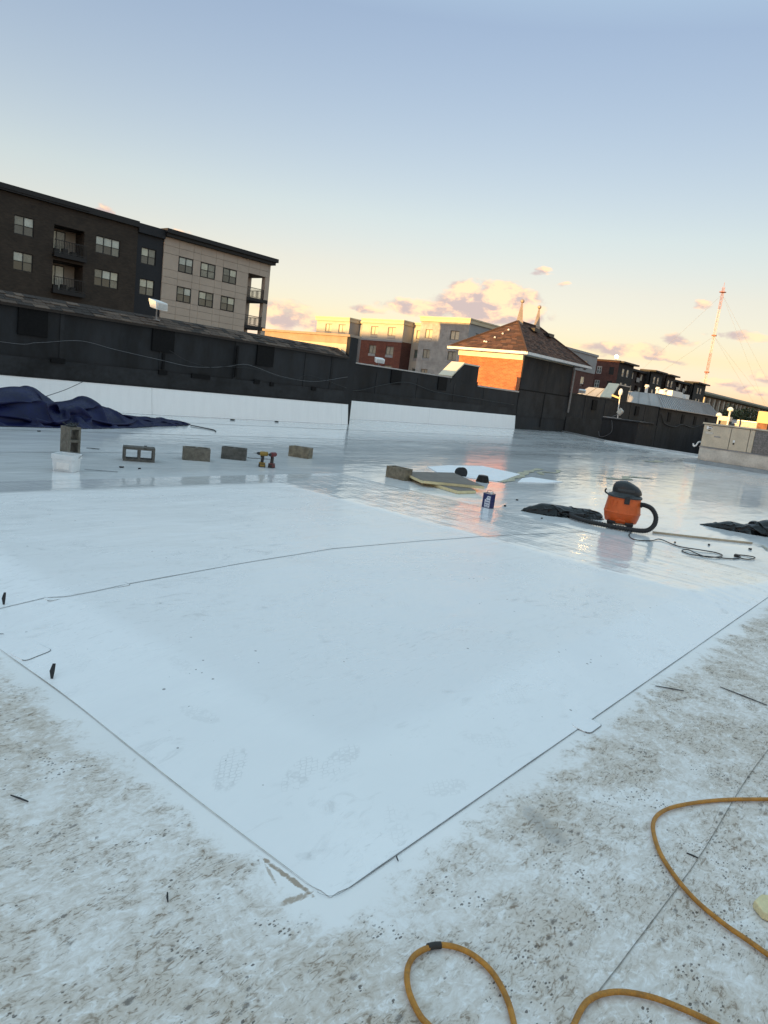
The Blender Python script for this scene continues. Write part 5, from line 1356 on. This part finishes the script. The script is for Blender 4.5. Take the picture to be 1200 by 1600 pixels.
ribbon('cream backing strip farther off toward the air conditioner', [(15.9, 6.3), (16.6, 6.1), (17.2, 6.35), (18.0, 6.0)], .22, M['cream_scrap'])
ribbon('small cream strip near the foot of the air conditioner', [(24.5, 8.6), (25.3, 8.4), (26.2, 8.55)], .3, M['cream_scrap'])

# roof drain strainers
def strainer(label, loc, rot):
    t = thing('drain_strainer', label, 'drain strainer', loc, 'ribbed roof drain domes', world=False); t.rotation_euler = rot
    MB().lathe([(.10, 0), (.125, 0), (.125, .012), (.10, .014)], 24).build('flange', M['black_plastic'], t)
    mb = MB()
    for i in range(26):
        a = 2*math.pi*i/26; ca, sa = math.cos(a), math.sin(a)
        mb.tube([(.112*ca, .112*sa, .01), (.100*ca, .100*sa, .06), (.085*ca, .085*sa, .102), (.045*ca, .045*sa, .115)], .006, 5)
    mb.build('ribs', M['black_plastic'], t)
    MB().lathe([(.05, .108), (.085, .106), (.085, .116), (.05, .122)], 20).build('top_disc', M['black_plastic'], t)
    MB().lathe([(.09, .015), (.075, .09), (.05, .105)], 16).build('inner_cup', M['debris'], t)
strainer('black ribbed drain dome standing right of the insulation boards', (10.95, 6.62, 0.003), (0, 0, 0))
strainer('black ribbed drain dome tipped over behind the insulation boards', (11.0, 7.12, .062), (R(78), R(20), R(150)))

# solvent can
cn = thing('solvent_can', 'dark blue rectangular metal can with white label and wire handle', 'can', (8.44, 4.96, 0), rz=face(8.44, 4.96, -42), world=False)
mb = MB(); loft(mb, [[(x, y, z) for x, y in rr_rect(.175, .11, .014)] for z in (0.002, .235)]); n_ = len(rr_rect(1, 1, .1)); mb.f += [tuple(range(n_)), tuple(range(n_, 2*n_))]
smooth_by_angle(mb.build('can_body', M['can_blue'], cn), 40)
for z in (.0, .233): 
    mb = MB(); loft(mb, [[(x, y, zz) for x, y in rr_rect(w, w-.065, .016)] for w, zz in ((.176, z), (.181, z), (.181, z+.007), (.170, z+.007))]); mb.build('rim', M['tin'], cn)
lab = MB().add([(-.03, -.0562, .02), (.082, -.0562, .02), (.082, -.0562, .20), (.02, -.0562, .20), (-.005, -.0562, .15), (-.03, -.0562, .135)], [(0, 1, 2, 3, 4, 5)]).build('label', M['can_label'], cn)
for k, (z, x0, x1, h) in enumerate(((.168, .025, .07, .014), (.125, -.01, .07, .016), (.085, -.018, .072, .020), (.050, -.018, .02, .016), (.050, .03, .07, .016), (.030, -.015, .06, .006))):
    mb = MB(); x = x0
    while x < x1-.004: mb.box(x, min(x1, x+.009), -.0572, -.0564, z, z+h*(1 if int(x*1000) % 3 else .75)); x += .0125
    mb.build('print_line', M['can_ink'], lab)
MB().lathe([(.024, .235), (.024, .243), (.020, .245), (.020, .262), (.006, .264)], 16, (.035, 0, .002)).build('spout_cap', M['lamp_white'], cn)
MB().tube(spline([(-.055, 0, .238), (-.05, 0, .268), (-.01, 0, .285), (.05, 0, .282), (.07, 0, .262), (.072, 0, .238)], 6), .0035, 6).build('wire_handle', M['steel_grey'], cn)

cn.scale = (.88, .88, .88)
# ---------------------------------------------- wet/dry vacuum
VX, VY = 9.37, 3.43
vc = thing('wet_dry_vacuum', 'orange wet and dry shop vacuum with black motor head', 'vacuum', (VX, VY, 0), rz=face(VX, VY), world=False)
drum = MB().lathe([(.185, .075), (.205, .078), (.222, .13), (.236, .20), (.241, .205), (.241, .217), (.236, .222), (.226, .30), (.214, .395), (.218, .400), (.218, .412), (.20, .414)], 40)
dr = smooth_by_angle(drum.build('drum', M['vac_orange'], vc), 30)
for a in (-2.25, -1.95):
    MB().tube([(.222*math.cos(a), .222*math.sin(a), .37), (.226*math.cos(a), .226*math.sin(a), .31)], .006, 6).build('rib', M['vac_orange'], dr)
MB().hexa([(-.07, -.228, .10), (.07, -.228, .10), (.07, -.20, .10), (-.07, -.20, .10), (-.05, -.232, .135), (.05, -.232, .135), (.05, -.21, .135), (-.05, -.21, .135)]).build('drain_boss', M['vac_orange'], dr, bevel=.008)
lid = MB().lathe([(.222, .413), (.228, .416), (.228, .432), (.210, .446), (.185, .452), (.165, .475)], 40).build('lid', M['vac_grey'], vc); smooth_by_angle(lid, 35)
head = MB().lathe([(.168, .470), (.172, .50), (.165, .545), (.140, .580), (.085, .598), (.02, .60)], 36)
head.v = [(x, y, .47+(z-.47)*1.22) for x, y, z in head.v]
head.v = [(x*1.02+(.035*max(0, (x+.02))/.17*(1-(z-.47)/.13*.4)), y*.92, z-.055*max(0, x)/.17*(z-.45)/.15) for x, y, z in head.v]
smooth_by_angle(head.build('motor_head', M['vac_black'], vc), 40)
for s_ in (-1, 1):
    MB().box(-.10, .11, s_*.15-.012, s_*.15+.012, .50, .53).build('vent_slot', M['vac_grey'], vc, bevel=.004)
MB().tube(spline([(-.215, -.02, .43), (-.245, -.03, .438), (-.262, -.03, .46), (-.255, -.03, .485), (-.248, -.03, .495)], 6), .011, 8).build('hook', M['vac_black'], vc)
for a in (-80, 100):
    la = R(a); mb = MB().box(.214, .245, -.034, .034, .345, .445).xf(Matrix.Rotation(la, 4, 'Z')); mb.build('latch', M['vac_black'], vc, bevel=.008)
for a in (-55, -125, 55, 125):
    aa = R(a); cx, cy = .20*math.cos(aa), .20*math.sin(aa)
    cf = MB().box(cx-.055, cx+.055, cy-.04, cy+.04, .055, .10).build('caster_foot', M['vac_black'], vc, bevel=.012)
    mb = MB().lathe([(.012, -.016), (.036, -.014), (.040, 0), (.036, .014), (.012, .016)], 16); mb.xf(Matrix.Translation((cx*1.10, cy*1.10, .0405)) @ Matrix.Rotation(R(90), 4, 'X')); mb.build('wheel', M['vac_black'], cf, smooth=True)
MB().lathe([(.14, .0), (.14, .03)], 24, (0, 0, .045)).build('base_plate', M['ac_curb'], vc)
# ribbed hose: from the drum side, down and round along the ground to the left
HP = [(.205, -.03, .345), (.27, -.05, .352), (.36, -.09, .325), (.425, -.14, .24), (.425, -.20, .14), (.36, -.26, .062), (.25, -.30, .040), (.08, -.32, .038), (-.12, -.31, .038), (-.32, -.27, .038), (-.50, -.19, .040), (-.62, -.08, .045), (-.66, .02, .055)]
hp = spline(HP, 30); rr = [.030+.0036*math.cos(i*1.257) for i in range(len(hp))]
MB().tube(hp, .03, 12, rr).build('hose', M['black_rubber'], vc, smooth=True)
MB().lathe([(.036, 0), (.036, .05)], 14).xf(Matrix.Translation((.19, -.03, .345)) @ Matrix.Rotation(R(90), 4, 'Y')).build('hose_cuff', M['vac_black'], vc)
MB().tube([(-.66, .02, .055), (-.60, .10, .052), (-.50, .16, .05)], .026, 10).build('nozzle', M['black_rubber'], vc, smooth=True)
CORD = [(9.1, 3.16), (8.80, 3.08), (8.62, 2.94), (8.80, 2.80), (9.03, 2.77), (8.92, 2.58), (8.86, 2.45), (8.92, 2.25), (9.02, 2.10), (8.95, 2.0), (8.72, 1.99), (8.58, 2.08), (8.68, 2.24), (8.75, 2.34), (8.60, 2.36), (8.50, 2.22), (8.62, 2.04), (8.78, 1.92), (8.95, 1.83), (9.12, 1.84), (9.22, 1.89), (9.32, 1.80), (9.27, 1.71), (9.10, 1.73), (9.03, 1.80), (9.09, 1.87)]
o = MB().tube(spline([(x, y, .009+.006*(i % 3 == 1)) for i, (x, y) in enumerate(CORD)], 8), .0065, 6).build('power_cord', M['dark_cable'], smooth=True); tag(o, 'black power cord coiled on the roof right of the vacuum', 'cord')
o = MB().box(9.06, 9.13, 1.85, 1.90, .004, .034).build('cord_plug', M['black_plastic'], bevel=.006); tag(o, 'black plug at the end of the coiled vacuum cord', 'plug')
STK = [(9.48, 3.01), (9.95, 2.49), (10.43, 2.0)]
mb = MB()
for a, c in zip(STK, STK[1:]):
    a, c = Vector((*a, 0)), Vector((*c, 0)); t = (c-a).normalized(); n_ = Vector((-t.y, t.x, 0))*.016
    mb.hexa([a-n_+Vector((0, 0, .003)), c-n_+Vector((0, 0, .003)), c+n_+Vector((0, 0, .003)), a+n_+Vector((0, 0, .003)), a-n_+Vector((0, 0, .024)), c-n_+Vector((0, 0, .024)), c+n_+Vector((0, 0, .024)), a+n_+Vector((0, 0, .024))])
tag(mb.build('wood_strip', M['wood']), 'long thin cream strip of wood lying beyond the vacuum cord', 'wood strip')
ribbon('curled pale strip at the end of the long wood strip', [(10.43, 2.0), (10.46, 1.93), (10.40, 1.86), (10.28, 1.80), (10.15, 1.75)], .03, M['cream_scrap'], z=.012)

# ---------------------------------------------- yellow extension cord in the foreground
CA = [(3.9, -.2), (3.336, .229), (3.186, .347), (3.017, .479), (2.845, .58), (2.717, .626), (2.60, .622), (2.465, .558), (2.367, .477), (2.288, .381), (2.244, .283), (2.228, .215), (2.211, .151), (2.193, .081), (2.12, -.1), (2.0, -.25), (1.9, -.1), (1.862, .02), (1.833, .104), (1.834, .194), (1.815, .284), (1.786, .357), (1.733, .423), (1.656, .461), (1.565, .458), (1.481, .44), (1.40, .40), (1.33, .40), (1.33, .47), (1.391, .526), (1.448, .564), (1.506, .622), (1.546, .694), (1.551, .769), (1.517, .831), (1.45, .859), (1.391, .85), (1.336, .807), (1.297, .742), (1.285, .687), (1.25, .60), (1.1, .5)]
yc = MB().tube(spline([(x, y, .0125) for x, y in CA], 10), .0078, 12).build('extension_cord', M['yellow_cord'], smooth=True); tag(yc, 'yellow extension cord looping across the dirty roof in the foreground', 'cord')
tp = MB().tube(spline([(1.482, .853, .0125), (1.500, .844, .0125), (1.515, .832, .0125)], 6), .0098, 12).build('tape_wrap', M['tape'], yc, smooth=True)
mb = MB(); rnd = random.Random(3)
fpts = [(2.375, .20), (2.41, .235), (2.47, .225), (2.52, .16), (2.50, .08), (2.43, .07), (2.39, .14)]
fm = MB().prism(fpts, .003, .03); fm.v = [(x+.01*mn.noise(Vector((x*30, y*30, z*30))), y+.01*mn.noise(Vector((x*30, y*30, 5))), z) for x, y, z in fm.v]
o = fm.build('foam_chunk', M['foam'], bevel=.006); tag(o, 'broken cream foam chunk on the roof at the right edge', 'foam')

# ---------------------------------------------- small black scraps
def strip(label, a, c, w, z0=.004, z1=.006, lift=0.0):
    a, c = Vector((*a, 0)), Vector((*c, 0)); t = (c-a).normalized(); n_ = Vector((-t.y, t.x, 0))*w/2
    za = max(plateau(min(max(a.x, PX0), PX1), min(max(a.y, PY0), PY1)), .0)+.006 if a.x > PX0 and a.y > PY0 else .004
    A, C_ = a+Vector((0, 0, za)), c+Vector((0, 0, za+lift)); h = Vector((0, 0, .003))
    mid_ = (A+C_)/2+n_*.35
    mb = MB()
    mb.hexa([A-n_*.5, mid_-n_, mid_+n_, A+n_*.5, A-n_*.5+h, mid_-n_+h, mid_+n_+h, A+n_*.5+h])
    mb.hexa([mid_-n_, C_-n_*.6, C_+n_*.6, mid_+n_, mid_-n_+h, C_-n_*.6+h, C_+n_*.6+h, mid_+n_+h])
    return tag(mb.build('black_scrap', M['debris']), label, 'scrap', 'black scraps strewn over the roof')
strip('short black peg standing up at the left end of the seam', (1.64, 3.96), (1.655, 3.985), .02, lift=.06)
strip('long thin black scrap at the left edge of the picture', (1.42, 3.66), (1.585, 3.515), .008, lift=.004)
strip('black wedge scrap sticking up on the left patch edge', (1.447, 2.97), (1.47, 3.0), .022, lift=.055)
strip('black sliver left of the rusty patch corner', (1.066, 1.46), (1.08, 1.485), .006, lift=.008)
strip('thin black sliver on the dirty roof at far left', (.955, 2.215), (.982, 2.145), .006)
strip('small black sliver right of the patch corner', (1.704, 1.135), (1.711, 1.15), .004, lift=.006)
strip('curved black scrap off the right patch edge', (4.02, 1.10), (4.10, .965), .009)
strip('long black sliver on the dirty roof at the right edge', (4.37, .84), (4.33, .58), .010)
strip('black sliver inside the yellow cord loop', (2.532, .478), (2.536, .440), .006)
strip('black scrap lying on the roof right of the white bucket', (4.42, 8.44), (4.75, 8.22), .02)
strip('black scrap lying near the upright block', (5.44, 10.35), (5.58, 10.22), .05)
rnd = random.Random(12)
CRUMBS = [(12.8, 16.2, 'black scrap at the foot of the long parapet, left of two'), (14.6, 16.35, 'black scrap at the foot of the long parapet, right of two'), (5.0, 8.58, 'tiny black crumb in front of the block with open holes, left one'), (5.2, 8.46, 'tiny black crumb in front of the block with open holes, right one'),
          (5.6, 12.3, 'tiny black crumb close in front of the navy tarp'), (9.1, 2.6, 'tiny black crumb left of the coiled vacuum cord'), (9.5, 2.3, 'tiny black crumb between the vacuum cord and the wood strip'), (11.8, 2.6, 'tiny black crumb under the edge of the right black bag'), (9.3, 4.1, 'tiny black crumb in front of the left black bag'),
          (9.7, 5.2, 'tiny black crumb right of the blue can, farther one'), (8.9, 4.95, 'tiny black crumb right of the blue can, nearer one'), (10.9, 3.9, 'tiny black crumb on the roof behind the vacuum'), (4.4, 9.1, 'tiny black crumb left of the upright block'), (9.9, 1.9, 'tiny black crumb beside the cord plug'), (6.6, 10.6, 'tiny black crumb behind the plain pale block'), (8.6, 4.2, 'tiny black crumb at the tip of the left black bag')]
for k, (x, y, lb) in enumerate(CRUMBS):
    r_ = rnd.uniform(.015, .035) if y < 16 else .09
    pts = [(x+r_*rnd.uniform(.6, 1.3)*math.cos(a), y+r_*rnd.uniform(.3, .8)*math.sin(a)) for a in [2*math.pi*i/7 for i in range(7)]]
    o = MB().prism(pts, .003, .012+r_*.2).build('black_scrap', M['debris'])
    tag(o, lb, 'scrap', 'tiny black crumbs on the far roof')
